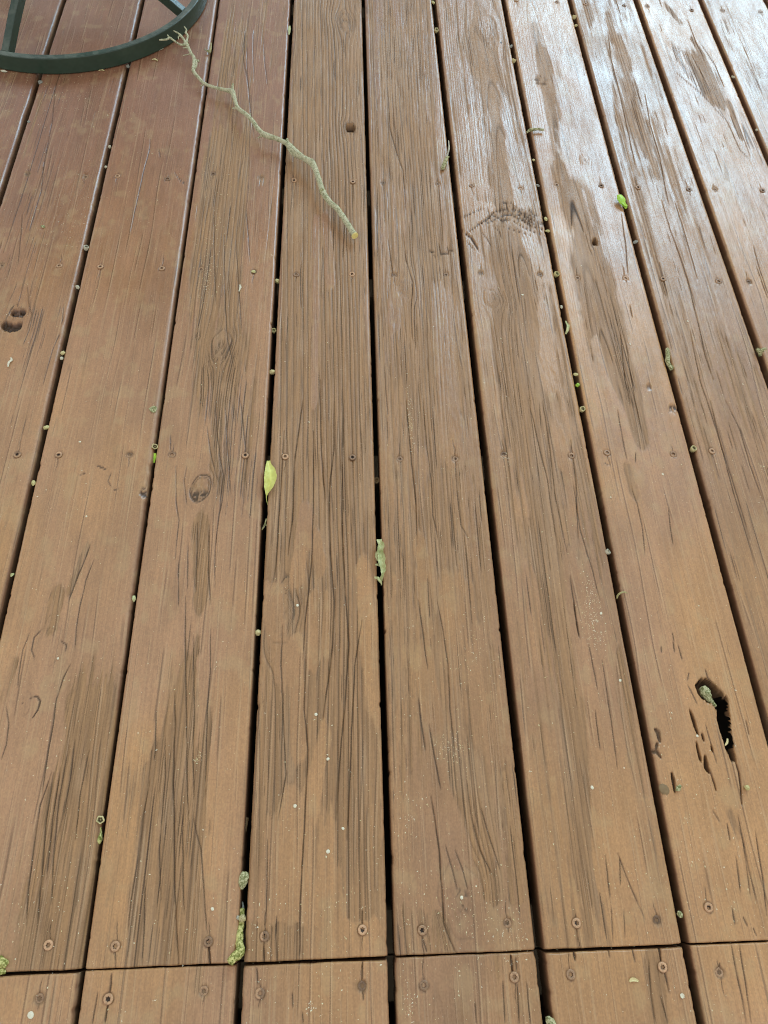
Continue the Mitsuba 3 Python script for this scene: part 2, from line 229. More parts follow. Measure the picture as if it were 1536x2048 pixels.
        ('x', [(0.0217, 0.2495), (0.0128, 0.1957), (0.0088, 0.1341), (0.0060, 0.0715), (0.0025, 0.0135)], 1.3, 1.3), ('x', [(-0.0722, 0.2447), (-0.0722, 0.1972), (-0.0678, 0.1357), (-0.0625, 0.0783), (-0.0693, 0.0344)], 1.2, 1.2), ('x', [(-0.0785, -0.0760), (-0.0778, -0.0904)], 1.6, 1.6), ('x', [(0.0175, -0.0498), (0.0168, -0.0626)], 1.4, 1.4), ('x', [(-0.0674, -0.0513), (-0.0658, -0.0908)], 1.0, 1.2)]),
    6: dict(base=0.56, q=0.50, u0=0.10, d0=0.04, slope=0.02, sp=4.6, f=[
        ('k', (0.0980, 0.7797), 10, 'sound'), ('p', (0.0801, 0.7558), (0.0771, 0.7160), 9, 0.4), ('d', (0.1406, 0.8143), (0.1240, 0.6409), 8, 0.45), ('d', (0.0831, 0.7358), (0.0876, 0.7162), 7, 0.4), ('p', (0.1494, 0.7572), (0.1450, 0.4873), 14, 0.35), ('p', (0.2221, 1.5318), (0.1864, 1.1093), 18, 0.35), ('w', (0.0999, 1.4197), (0.1003, 1.0661), 22, 0.25),
        ('d', (0.0954, 0.3501), (0.0781, 0.3331), 6, 0.5), ('d', (0.0938, 0.2424), (0.0964, 0.1543), 4.5, 0.6), ('d', (0.1032, 0.4482), (0.1060, 0.4034), 7, 0.3), ('p', (0.0937, 0.1885), (0.0996, 0.1321), 10, 0.6), ('p', (0.0961, 0.3398), (0.1012, 0.3194), 8, 0.5), ('p', (0.1353, 0.2732), (0.1366, 0.1423), 20, 0.3), ('p', (0.1032, 0.0691), (0.1112, 0.0294), 8, 0.4),
        ('p', (0.0906, -0.0435), (0.1552, -0.0587), 40, 0.55), ('k', (0.1184, -0.0445), 22, 'faint'), ('x', [(0.1553, 0.8790), (0.1568, 0.8628), (0.1578, 0.8503)], 1.8, 1.3), ('x', [(0.1301, 0.8573), (0.1440, 0.8595), (0.1582, 0.8563), (0.1750, 0.8549)], 1.6, 1.2), ('x', [(0.1635, 0.8648), (0.1773, 0.8633)], 1.6, 1.2), ('x', [(0.1380, 0.8665), (0.1432, 0.8583)], 1.2, 1), ('x', [(0.1688, 0.8721), (0.1702, 0.8613), (0.1687, 0.8530)], 1.2, 1), ('x', [(0.1458, 0.8536), (0.1484, 0.8466)], 1.1, 1),
        ('x', [(0.0857, 1.2834), (0.0862, 1.1597), (0.0991, 1.0791), (0.1050, 1.0534), (0.1058, 0.9543)], 1.2, 1.2), ('x', [(0.0735, 0.8838), (0.0773, 0.8288), (0.0782, 0.8096)], 1.2, 1), ('x', [(0.0983, 0.8958), (0.1007, 0.8402), (0.1095, 0.7925), (0.1037, 0.7362), (0.1024, 0.6779)], 1.1, 1.2), ('x', [(0.0595, 0.6311), (0.0607, 0.5780), (0.0624, 0.5441)], 1.0, 1),
        ('x', [(0.0886, 0.5696), (0.0902, 0.5112), (0.0920, 0.4636), (0.0943, 0.4034), (0.0926, 0.3467)], 1.3, 1.5), ('x', [(0.1127, 0.5698), (0.1136, 0.4872), (0.1162, 0.4406), (0.1156, 0.3888), (0.1198, 0.3534)], 1.0, 1.1), ('x', [(0.1496, 0.5033), (0.1515, 0.4746), (0.1497, 0.4255), (0.1509, 0.3743), (0.1594, 0.3531)], 1.0, 1), ('x', [(0.0901, 0.2738), (0.0935, 0.2362), (0.0942, 0.2180), (0.0972, 0.1884)], 1.2, 1.3),
        ('x', [(0.1133, 0.2735), (0.1180, 0.2359), (0.1210, 0.1939), (0.1196, 0.1427), (0.1222, 0.0891)], 1.0, 1.1), ('x', [(0.0844, 0.1545), (0.0871, 0.1216), (0.0887, 0.1003)], 1.4, 1.4), ('x', [(0.0947, 0.1268), (0.0991, 0.0896), (0.1036, 0.0590)], 1.3, 1.3), ('x', [(0.0925, 0.0543), (0.0953, 0.0298), (0.0976, 0.0014), (0.0983, -0.0350), (0.0983, -0.0633), (0.1032, -0.0783), (0.1074, -0.0888)], 1.4, 1.7),
        ('x', [(0.1143, 0.0009), (0.1206, -0.0177), (0.1243, -0.0358)], 1.0, 1.0), ('x', [(0.1042, 0.0058), (0.1103, -0.0174), (0.1136, -0.0355)], 1.0, 1.0), ('x', [(0.1351, 0.0287), (0.1405, 0.0001), (0.1512, -0.0232)], 0.9, 1), ('x', [(0.1445, 0.0431), (0.1519, 0.0091), (0.1595, -0.0189)], 0.9, 1), ('x', [(0.0762, -0.0752), (0.0799, -0.0879)], 1.1, 1), ('d', (0.1593, -0.0760), (0.1580, -0.0886), 4, 0.4), ('d', (0.1619, -0.0667), (0.1579, -0.0802), 3, 0.4)]),
    7: dict(base=0.42, q=0.42, u0=0.02, d0=0.03, slope=0.02, sp=3.4, f=[
        ('k', (0.2936, 1.4799), 21, 'rings'), ('w', (0.2588, 1.4212), (0.2915, 1.3022), 26, 0.45), ('w', (0.2835, 1.2711), (0.2883, 1.1831), 12, 0.25), ('w', (0.2838, 1.1408), (0.2756, 0.9841), 13, 0.5), ('p', (0.2304, 1.1523), (0.2298, 1.0453), 20, 0.3), ('p', (0.3012, 1.3027), (0.3005, 1.1278), 10, 0.5), ('p', (0.2990, 1.1141), (0.3073, 0.9975), 14, 0.4), ('p', (0.1984, 0.9815), (0.2315, 0.9704), 20, 0.4),
        ('a', (0.2846, 0.9504), 62, 26), ('x', [(0.1976, 0.9411), (0.2175, 0.9514), (0.2375, 0.9616)], 1.2, 1), ('x', [(0.2014, 0.9210), (0.2193, 0.9216), (0.2383, 0.9328), (0.2541, 0.9545), (0.2687, 0.9627), (0.2871, 0.9633), (0.3037, 0.9496), (0.3202, 0.9353), (0.3379, 0.9315)], 2.0, 1.5), ('x', [(0.2045, 0.9049), (0.2165, 0.9152), (0.2412, 0.9393), (0.2578, 0.9462), (0.2808, 0.9489), (0.2977, 0.9378), (0.3140, 0.9225), (0.3363, 0.9137)], 2.0, 1.5), ('x', [(0.2473, 0.9318), (0.2659, 0.9369), (0.2837, 0.9342), (0.3000, 0.9189), (0.3166, 0.9081), (0.3353, 0.9000)], 1.7, 1.3), ('x', [(0.1999, 0.9035), (0.2100, 0.8927), (0.2188, 0.8674)], 2.6, 1.8), ('x', [(0.2017, 0.8821), (0.2121, 0.8661)], 1.5, 1), ('x', [(0.2270, 0.9074), (0.2363, 0.8892), (0.2405, 0.8740)], 1.4, 1), ('x', [(0.2435, 0.9618), (0.2459, 0.9362)], 1.4, 1), ('x', [(0.2655, 0.9757), (0.2630, 0.9483)], 1.5, 1), ('x', [(0.2777, 0.9813), (0.2761, 0.9552)], 1.5, 1), ('x', [(0.2889, 0.9751), (0.2842, 0.9463)], 1.4, 1), ('x', [(0.2949, 0.9518), (0.2982, 0.9341)], 1.3, 1), ('x', [(0.3124, 0.9641), (0.3218, 0.9482), (0.3380, 0.9455)], 1.6, 1.2), ('x', [(0.2586, 0.9754), (0.2843, 0.9789), (0.2906, 0.9699)], 1.2, 1), ('x', [(0.3105, 0.9307), (0.3105, 0.9130)], 1.2, 1), ('x', [(0.3253, 0.9323), (0.3244, 0.9058)], 1.3, 1), ('x', [(0.2642, 0.9210), (0.2898, 0.9092), (0.3089, 0.9004)], 1.1, 1), ('x', [(0.2484, 0.9206), (0.2583, 0.9083), (0.2593, 0.8929)], 1.1, 1), ('x', [(0.1982, 0.9370), (0.2171, 0.9519), (0.2351, 0.9633)], 1.2, 1), ('x', [(0.1988, 0.9044), (0.2099, 0.8898), (0.2190, 0.8631)], 1.8, 1.4), ('x', [(0.3034, 0.9450), (0.3159, 0.9300), (0.3368, 0.9283)], 1.6, 1.3), ('p', (0.3052, 0.8788), (0.3199, 0.8347), 14, 0.4), ('p', (0.2034, 0.8428), (0.2078, 0.7182), 20, 0.4), ('p', (0.3079, 0.7298), (0.2999, 0.6065), 10, 0.45),
        ('k', (0.2307, 0.7618), 13, 'faint'), ('w', (0.2708, 0.8666), (0.2771, 0.7194), 24, 0.4), ('w', (0.2495, 0.6800), (0.2555, 0.4103), 34, 0.3), ('p', (0.2972, 0.5119), (0.3003, 0.4716), 8, 0.7), ('p', (0.3039, 0.4637), (0.3012, 0.3807), 6, 0.5), ('p', (0.2351, 0.4637), (0.2354, 0.4103), 14, 0.35), ('w', (0.2576, 0.3525), (0.2649, 0.1509), 14, 0.25), ('p', (0.2973, 0.2395), (0.2902, 0.0956), 24, 0.3),
        ('d', (0.2602, 0.1287), (0.2635, 0.0650), 10, 0.45), ('d', (0.2525, 0.1857), (0.2494, 0.1072), 8, 0.35), ('w', (0.2614, 0.1287), (0.2497, -0.0125), 14, 0.4), ('d', (0.2556, 0.0401), (0.2486, -0.0125), 8, 0.55), ('p', (0.2791, 0.0646), (0.2665, -0.0222), 9, 0.5), ('p', (0.2885, -0.0043), (0.3038, -0.0853), 30, 0.35),
        ('x', [(0.2634, 0.5796), (0.2679, 0.5037), (0.2731, 0.4404), (0.2724, 0.3881), (0.2728, 0.3454)], 0.9, 1), ('x', [(0.2840, 0.5710), (0.2831, 0.4875), (0.2803, 0.4102), (0.2837, 0.3314)], 0.9, 1), ('x', [(0.3143, 0.5038), (0.3120, 0.4404), (0.3011, 0.3557)], 1.2, 1.1), ('x', [(0.2827, 0.3043), (0.2819, 0.2586), (0.2821, 0.2212)], 1.4, 1.2), ('x', [(0.3073, 0.4327), (0.3055, 0.3663), (0.3125, 0.3107), (0.3152, 0.2710)], 1.0, 1), ('x', [(0.2815, 0.2682), (0.2813, 0.2242)], 1.5, 1.2), ('x', [(0.2920, 0.2149), (0.2931, 0.1618)], 1.0, 1), ('x', [(0.3046, 0.1966), (0.3029, 0.1278), (0.3005, 0.0744)], 0.9, 1), ('x', [(0.2863, 0.1393), (0.2845, 0.0957)], 1.0, 1),
        ('x', [(0.2722, -0.0085), (0.2701, -0.0405), (0.2699, -0.0472)], 1.1, 1), ('x', [(0.2854, -0.0066), (0.2929, -0.0367), (0.3022, -0.0680)], 0.9, 1), ('x', [(0.2871, -0.0113), (0.2829, -0.0364)], 0.9, 1), ('x', [(0.2818, -0.0586), (0.2788, -0.0823)], 0.9, 1), ('x', [(0.2694, -0.0560), (0.2659, -0.0861)], 0.9, 1)]),
    8: dict(base=0.12, q=0.34, u0=-0.02, d0=0.03, slope=0.015, sp=5.5, f=[
        ('w', (0.3946, 1.4989), (0.3978, 1.3717), 12, 0.36), ('w', (0.3950, 1.3879), (0.3928, 1.2317), 17, 0.42), ('w', (0.3880, 1.2315), (0.3829, 1.1176), 9, 0.36), ('a', (0.3842, 1.3229), 16, 22), ('w', (0.4888, 1.5687), (0.4878, 1.4962), 4, 0.3), ('k', (0.4299, 1.0925), 9, 'faint'), ('k', (0.4149, 0.8886), 5.5, 'hole'),
        ('w', (0.3803, 1.0510), (0.3965, 0.9043), 18, 0.42), ('w', (0.4103, 0.9886), (0.4086, 0.8043), 20, 0.45), ('w', (0.3959, 0.8256), (0.3953, 0.6629), 26, 0.6), ('w', (0.4098, 0.7216), (0.4114, 0.6076), 20, 0.70), ('w', (0.4151, 0.6076), (0.4163, 0.5207), 13, 0.75), ('d', (0.4188, 0.7624), (0.4101, 0.6727), 9, 0.7), ('d', (0.4147, 0.6444), (0.4180, 0.5291), 12, 0.4), ('d', (0.4277, 1.0143), (0.4167, 0.8045), 10, 0.3), ('p', (0.3816, 0.6723), (0.3875, 0.5206), 8, 0.3),
        ('k', (0.4448, 0.5953), 5, 'dark'), ('k', (0.4727, 0.5567), 8, 'bark'), ('x', [(0.4217, 0.7020), (0.4114, 0.6076), (0.4117, 0.5632)], 1.1, 1), ('x', [(0.4255, 0.6729), (0.4193, 0.5720), (0.4181, 0.5157)], 1.1, 1), ('x', [(0.4719, 0.9539), (0.4652, 0.8831), (0.4564, 0.8161)], 1.2, 1), ('x', [(0.4465, 0.7526), (0.4462, 0.7272)], 1.4, 1),
        ('x', [(0.3903, 0.5545), (0.3879, 0.5040), (0.3881, 0.4717)], 1.1, 0.8), ('w', (0.3864, 0.4519), (0.3879, 0.4212), 6, 0.55), ('x', [(0.3860, 0.4326), (0.3889, 0.4024), (0.3882, 0.3658), (0.3843, 0.3306)], 1.1, 0.9), ('x', [(0.4302, 0.3985), (0.4265, 0.3728), (0.4241, 0.3443)], 1.2, 0.9), ('x', [(0.4024, 0.4837), (0.3992, 0.4677)], 1.1, 0.9), ('x', [(0.3552, 0.4677), (0.3594, 0.4637), (0.3648, 0.4629)], 1.5, 0.8),
        ('x', [(0.3975, 0.2287), (0.3968, 0.2176)], 1.1, 0.9), ('x', [(0.3957, 0.2182), (0.3944, 0.2042)], 1.4, 0.9), ('x', [(0.4008, 0.2132), (0.4015, 0.1950)], 1.2, 0.9), ('x', [(0.3796, 0.2123), (0.3785, 0.2044)], 1.1, 0.9),
        ('x', [(0.4013, 0.1655), (0.4046, 0.1539), (0.4078, 0.1424)], 1.1, 0.9), ('x', [(0.4270, 0.1838), (0.4275, 0.1738), (0.4328, 0.1660)], 1.6, 1), ('x', [(0.4066, 0.1800), (0.4027, 0.1713)], 1.1, 0.8),
        ('x', [(0.3976, 0.1370), (0.3989, 0.1302), (0.3994, 0.1175), (0.4009, 0.1092)], 3.2, 6), ('x', [(0.3966, 0.1012), (0.3966, 0.0915), (0.3970, 0.0814)], 3.2, 6), ('x', [(0.4029, 0.0866), (0.4016, 0.0745), (0.4037, 0.0692)], 4.2, 8), ('x', [(0.4047, 0.0708), (0.4062, 0.0588), (0.4068, 0.0501)], 1.5, 3), ('x', [(0.4054, 0.1108), (0.4057, 0.1026)], 2.2, 3), ('x', [(0.4127, 0.0981), (0.4127, 0.0911)], 2.2, 3), ('x', [(0.4118, 0.1227), (0.4131, 0.0927), (0.4141, 0.0784)], 0.9, 1),
        ('x', [(0.4367, 0.0789), (0.4373, 0.0684), (0.4355, 0.0555), (0.4317, 0.0353)], 1.7, 3), ('x', [(0.3515, 0.1174), (0.3546, 0.1130), (0.3546, 0.1021)], 5.0, 2.2), ('x', [(0.3429, 0.0933), (0.3494, 0.0916), (0.3523, 0.0862)], 5.5, 2.2), ('x', [(0.3517, 0.1022), (0.3483, 0.0943)], 4.0, 1.8), ('x', [(0.3607, 0.0703), (0.3607, 0.0625), (0.3601, 0.0498)], 3.0, 4), ('x', [(0.4608, 0.1244), (0.4598, 0.1079)], 1.4, 1),
        ('x', [(0.3976, 0.0312), (0.4027, 0.0188)], 1.1, 1), ('x', [(0.4104, 0.0186), (0.4090, 0.0007)], 1.2, 1), ('x', [(0.4245, 0.0255), (0.4236, 0.0036), (0.4215, -0.0177), (0.4170, -0.0497)], 1.3, 1.1), ('x', [(0.4118, -0.0137), (0.4073, -0.0463)], 1.3, 1), ('x', [(0.4241, 0.0036), (0.4222, -0.0271), (0.4221, -0.0544)], 1.2, 1), ('x', [(0.3950, -0.0602), (0.3941, -0.0755)], 1.2, 1), ('x', [(0.4039, -0.0684), (0.4067, -0.0772)], 1.2, 1), ('x', [(0.4116, -0.0783), (0.4136, -0.0861)], 1.2, 1), ('w', (0.4171, 0.0208), (0.4194, 0.0086), 5, 0.5), ('x', [(0.4393, 0.0104), (0.4354, -0.0321), (0.4298, -0.0680)], 1.1, 1)]),
    9: dict(base=0.36, q=0.48, u0=0.09, d0=0.04, slope=0.015, sp=4.4, f=[
        ('w', (0.5560, 1.5550), (0.5502, 1.4652), 6, 0.3), ('w', (0.5575, 1.4656), (0.5653, 1.3980), 12, 0.25), ('w', (0.5581, 1.3976), (0.5492, 1.2246), 14, 0.22), ('p', (0.5248, 1.4986), (0.4954, 1.1928), 12, 0.4), ('p', (0.5941, 1.5032), (0.5879, 1.2716), 12, 0.25), ('w', (0.5529, 1.1954), (0.5578, 1.0842), 18, 0.2), ('d', (0.5216, 1.1234), (0.5321, 1.1157), 4, 0.5), ('d', (0.5666, 0.6845), (0.5699, 0.6368), 9, 0.5), ('d', (0.5375, 0.6939), (0.5406, 0.6745), 6, 0.3),
        ('x', [(0.5461, 1.5000), (0.5345, 1.3962), (0.5316, 1.2841), (0.5261, 1.1798), (0.5209, 1.0828)], 1.3, 1.1), ('x', [(0.5812, 1.2867), (0.5721, 1.1963), (0.5711, 1.1118), (0.5607, 0.9937)], 1.2, 1.1), ('x', [(0.5500, 0.9934), (0.5488, 0.9204), (0.5515, 0.8683), (0.5524, 0.8075), (0.5487, 0.7239), (0.5437, 0.6553), (0.5451, 0.6088)], 1.2, 1.2), ('x', [(0.5727, 0.9879), (0.5720, 0.9093), (0.5690, 0.8078)], 1.1, 1),
        ('x', [(0.5319, 0.7037), (0.5245, 0.6086), (0.5272, 0.5296), (0.5282, 0.4638), (0.5291, 0.4019), (0.5287, 0.3506)], 1.1, 1.1), ('x', [(0.5307, 0.5728), (0.5280, 0.5044), (0.5255, 0.4401), (0.5259, 0.3650), (0.5255, 0.3156)], 1.2, 1.2), ('x', [(0.5532, 0.5730), (0.5616, 0.5212), (0.5602, 0.4638), (0.5624, 0.4093)], 1.2, 1), ('x', [(0.5135, 0.8449), (0.5123, 0.8087), (0.5130, 0.7747)], 1.1, 1), ('x', [(0.4832, 0.1876), (0.4808, 0.1466)], 1.0, 1)]),
    10: dict(base=0.14, q=0.40, u0=0.05, d0=0.03, slope=0.01, sp=3.6, f=[
        ('w', (0.7152, 1.3902), (0.7186, 1.3017), 22, 0.52), ('d', (0.7152, 1.3902), (0.7217, 1.2940), 12, 0.25), ('w', (0.7203, 1.4760), (0.7289, 1.4247), 6, 0.6), ('w', (0.6899, 1.6018), (0.7081, 1.5379), 6, 0.45), ('c', (0.6814, 1.4218), (0.6992, 1.3243), 14, 0.5), ('w', (0.7438, 1.2643), (0.7394, 1.1751), 6, 0.4), ('d', (0.6954, 1.1169), (0.6822, 1.0558), 5, 0.5), ('c', (0.7474, 1.2045), (0.7565, 1.1333), 14, 0.5), ('x', [(0.7267, 1.5483), (0.7257, 1.4676), (0.7289, 1.4247)], 1.2, 1), ('d', (0.7114, 0.9738), (0.7179, 0.9494), 8, 0.4),
        ('x', [(0.6596, 1.3623), (0.6756, 1.3310), (0.6933, 1.3003), (0.7057, 1.2700), (0.7218, 1.2180)], 1.4, 1), ('x', [(0.7054, 1.4267), (0.7123, 1.3572), (0.7166, 1.2937)], 1.4, 1), ('x', [(0.7342, 1.4681), (0.7466, 1.3921), (0.7462, 1.3189)], 1.3, 1), ('x', [(0.7157, 1.2705), (0.7248, 1.2108), (0.7277, 1.1321), (0.7391, 1.1050)], 1.0, 1), ('x', [(0.6841, 0.8891), (0.6799, 0.8323), (0.6776, 0.7780)], 1.3, 1), ('x', [(0.6763, 0.8433), (0.6745, 0.7674)], 1.1, 1)]),
    11: dict(base=0.15, q=0.20, u0=0.04, d0=0.03, slope=0.01, sp=3.4, f=[('c', (0.8109, 1.5175), (0.8168, 1.3468), 20, 0.5)]),
    # the boards below the joint
    23: dict(base=0.08, q=0.12, u0=0.0, d0=0.04, slope=0.01, sp=4.0, f=[]),
    24: dict(base=0.12, q=0.12, u0=-0.05, d0=0.02, slope=0.01, sp=3.0, f=[('x', [(-0.2211, -0.0943), (-0.2203, -0.1030), (-0.2207, -0.1100)], 1.6, 1.6), ('x', [(-0.2209, -0.1177), (-0.2210, -0.1321)], 1.6, 1.4), ('x', [(-0.2314, -0.1084), (-0.2324, -0.1316)], 1.0, 1), ('w', (-0.1379, -0.0962), (-0.1397, -0.1021), 5, 0.4)]),
    25: dict(base=0.05, q=0.08, u0=0.03, d0=0.05, slope=0.01, sp=4.4, f=[('x', [(-0.0843, -0.0942), (-0.0826, -0.1081)], 1.2, 1.4), ('x', [(0.0163, -0.0938), (0.0161, -0.1079)], 1.2, 1.4), ('x', [(0.0169, -0.1178), (0.0173, -0.1237)], 1.0, 1), ('x', [(-0.0503, -0.1153), (-0.0495, -0.1270)], 0.9, 1), ('x', [(-0.0405, -0.1311), (-0.0394, -0.1400)], 0.9, 1)]),
    26: dict(base=0.12, q=0.25, u0=-0.03, d0=0.04, slope=0.01, sp=4.4, f=[('x', [(0.1624, -0.0929), (0.1623, -0.1072)], 2.4, 2), ('x', [(0.1671, -0.0951), (0.1668, -0.1062)], 1.2, 1.5), ('x', [(0.1656, -0.1166), (0.1639, -0.1472)], 1.2, 1.3), ('x', [(0.1518, -0.1129), (0.1505, -0.1467)], 1.0, 1), ('x', [(0.1752, -0.1138), (0.1744, -0.1476)], 0.9, 1), ('w', (0.1491, -0.0924), (0.1495, -0.1027), 4, 0.5), ('d', (0.1467, -0.0915), (0.1487, -0.1006), 3, 0.4), ('x', [(0.1235, -0.1297), (0.1234, -0.1456)], 0.9, 1)]),
    27: dict(base=0.08, q=0.15, u0=0.02, d0=0.04, slope=0.01, sp=4.2, f=[('x', [(0.3118, -0.0911), (0.3109, -0.1044)], 2.6, 2), ('x', [(0.3131, -0.1128), (0.3135, -0.1290)], 1.8, 1.5), ('w', (0.3017, -0.1144), (0.2984, -0.1533), 9, 1.0), ('d', (0.3021, -0.1103), (0.2979, -0.1532), 8, 0.7), ('x', [(0.2993, -0.1019), (0.2954, -0.1303), (0.2946, -0.1523)], 1.2, 1), ('x', [(0.3042, -0.1306), (0.3073, -0.1528)], 1.0, 1), ('x', [(0.2253, -0.0930), (0.2254, -0.0993)], 2.4, 2), ('x', [(0.2605, -0.0909), (0.2601, -0.0984)], 1.2, 1), ('x', [(0.2841, -0.0918), (0.2848, -0.1035)], 1.2, 1), ('d', (0.2596, -0.0901), (0.2610, -0.0964), 4, 0.3)]),
    28: dict(base=0.08, q=0.15, u0=-0.02, d0=0.04, slope=0.01, sp=4.0, f=[('x', [(0.3856, -0.0916), (0.3849, -0.1133), (0.3849, -0.1377), (0.3834, -0.1558)], 1.2, 1), ('x', [(0.3938, -0.0918), (0.3918, -0.1218), (0.3883, -0.1560)], 1.1, 1), ('x', [(0.3699, -0.1066), (0.3685, -0.1119)], 1.0, 1)]),
}
ROT_HOLE = [(0.4104, 0.1659), (0.4170, 0.1704), (0.4251, 0.1715), (0.4336, 0.1666), (0.4416, 0.1578), (0.4449, 0.1473), (0.4441, 0.1354), (0.4425, 0.1237), (0.4402, 0.1094), (0.4393, 0.0997), (0.4388, 0.0825), (0.4377, 0.0773), (0.4329, 0.0800), (0.4280, 0.0897), (0.4274, 0.1010), (0.4273, 0.1141), (0.4269, 0.1241), (0.4287, 0.1358), (0.4261, 0.1443), (0.4190, 0.1467), (0.4129, 0.1537)]
ROT_THROUGH = [(0.4258, 0.1454), (0.4344, 0.1556), (0.4419, 0.1543), (0.4449, 0.1451), (0.4432, 0.1321), (0.4422, 0.1193), (0.4405, 0.1083), (0.4396, 0.0964), (0.4336, 0.0890), (0.4301, 0.0977), (0.4288, 0.1130), (0.4281, 0.1240), (0.4293, 0.1358)]

# screws: where, how they sit ('r' proud painted head, 'h' sunk in a dark hole)
SCREWS = [((-0.5179, 1.0194), 'h'), ((-0.4241, 1.0168), 'h'), ((-0.5153, 0.8145), 'h'), ((-0.4305, 0.8150), 'r'), ((-0.4240, 0.4789), 'r'), ((-0.3726, 1.0194), 'r'), ((-0.2904, 1.0157), 'r'), ((-0.3689, 0.8139), 'r'), ((-0.2767, 0.8130), 'r'), ((-0.3712, 0.4786), 'r'),
          ((-0.2805, 0.4795), 'h'), ((-0.2169, 1.0321), 'h'), ((-0.1373, 1.0251), 'h'), ((-0.2175, 0.8133), 'h'), ((-0.1367, 0.8100), 'h'), ((-0.2257, 0.4793), 'r'), ((-0.1297, 0.4784), 'r'), ((-0.0810, 1.0197), 'r'), ((0.0181, 1.0196), 'r'), ((-0.0714, 0.8052), 'r'), ((0.0149, 0.8077), 'r'),
          ((-0.0771, 0.4767), 'r'), ((0.0125, 0.4752), 'r'), ((0.0695, 1.0203), 'h'), ((0.1633, 1.0212), 'h'), ((0.0805, 0.8086), 'h'), ((0.1625, 0.8110), 'h'), ((0.0760, 0.4738), 'h'), ((0.1515, 0.4741), 'h'), ((0.2213, 1.0183), 'r'), ((0.3060, 1.0150), 'r'), ((0.2185, 0.8150), 'h'),
          ((0.3131, 0.8145), 'h'), ((0.2186, 0.4810), 'h'), ((0.3117, 0.4784), 'r'), ((0.3714, 1.0262), 'h'), ((0.4494, 1.0252), 'r'), ((0.3733, 0.8089), 'h'), ((0.4508, 0.8084), 'r'), ((0.3622, 0.4832), 'r'), ((0.4551, 0.4806), 'r'), ((0.5145, 1.0237), 'r'), ((0.6054, 1.0212), 'r'),
          ((0.5123, 0.8087), 'r'), ((0.6030, 0.8048), 'r'), ((0.5119, 0.4863), 'r'), ((0.6532, 1.0248), 'h'), ((0.7391, 1.0234), 'r'), ((0.6542, 0.8065), 'h'), ((0.3666, 1.5955), 'r'), ((0.4539, 1.5952), 'r'), ((0.5153, 1.5930), 'r'), ((0.5992, 1.5934), 'r'), ((0.6491, 1.5951), 'h'),
          ((0.7441, 1.5849), 'r'), ((0.8135, 1.5897), 'h'), ((0.8977, 1.5900), 'h'),
          ((-0.2836, -0.0690), 'r'), ((-0.2203, -0.0721), 'r'), ((-0.1322, -0.0714), 'r'), ((-0.0783, -0.0690), 'r'), ((0.0172, -0.0667), 'r'), ((0.0763, -0.0691), 'r'), ((0.1620, -0.0657), 'h'), ((0.2318, -0.0683), 'r'), ((0.3145, -0.0687), 'h'), ((0.3703, -0.0594), 'r'),
          ((-0.2841, -0.1114), 'h'), ((-0.2206, -0.1138), 'r'), ((-0.1333, -0.1113), 'h'), ((-0.0804, -0.1149), 'r'), ((0.0161, -0.1126), 'h'), ((0.0754, -0.1143), 'r'), ((0.1636, -0.1109), 'r'), ((0.2193, -0.1109), 'r'), ((0.3116, -0.1082), 'r'), ((0.3680, -0.1146), 'h')]


# ------------------------------------------------------------------ boards
def footprint(y):
    """length along the boards (m) that one picture row covers, at y"""
    d = np.array([0, y, 0]) - CAM
    a = math.atan2(-d[2], max(d[1], 1e-6))
    dist2 = d[1] ** 2 + d[2] ** 2
    return dist2 / (CAM[2]) / 683.0


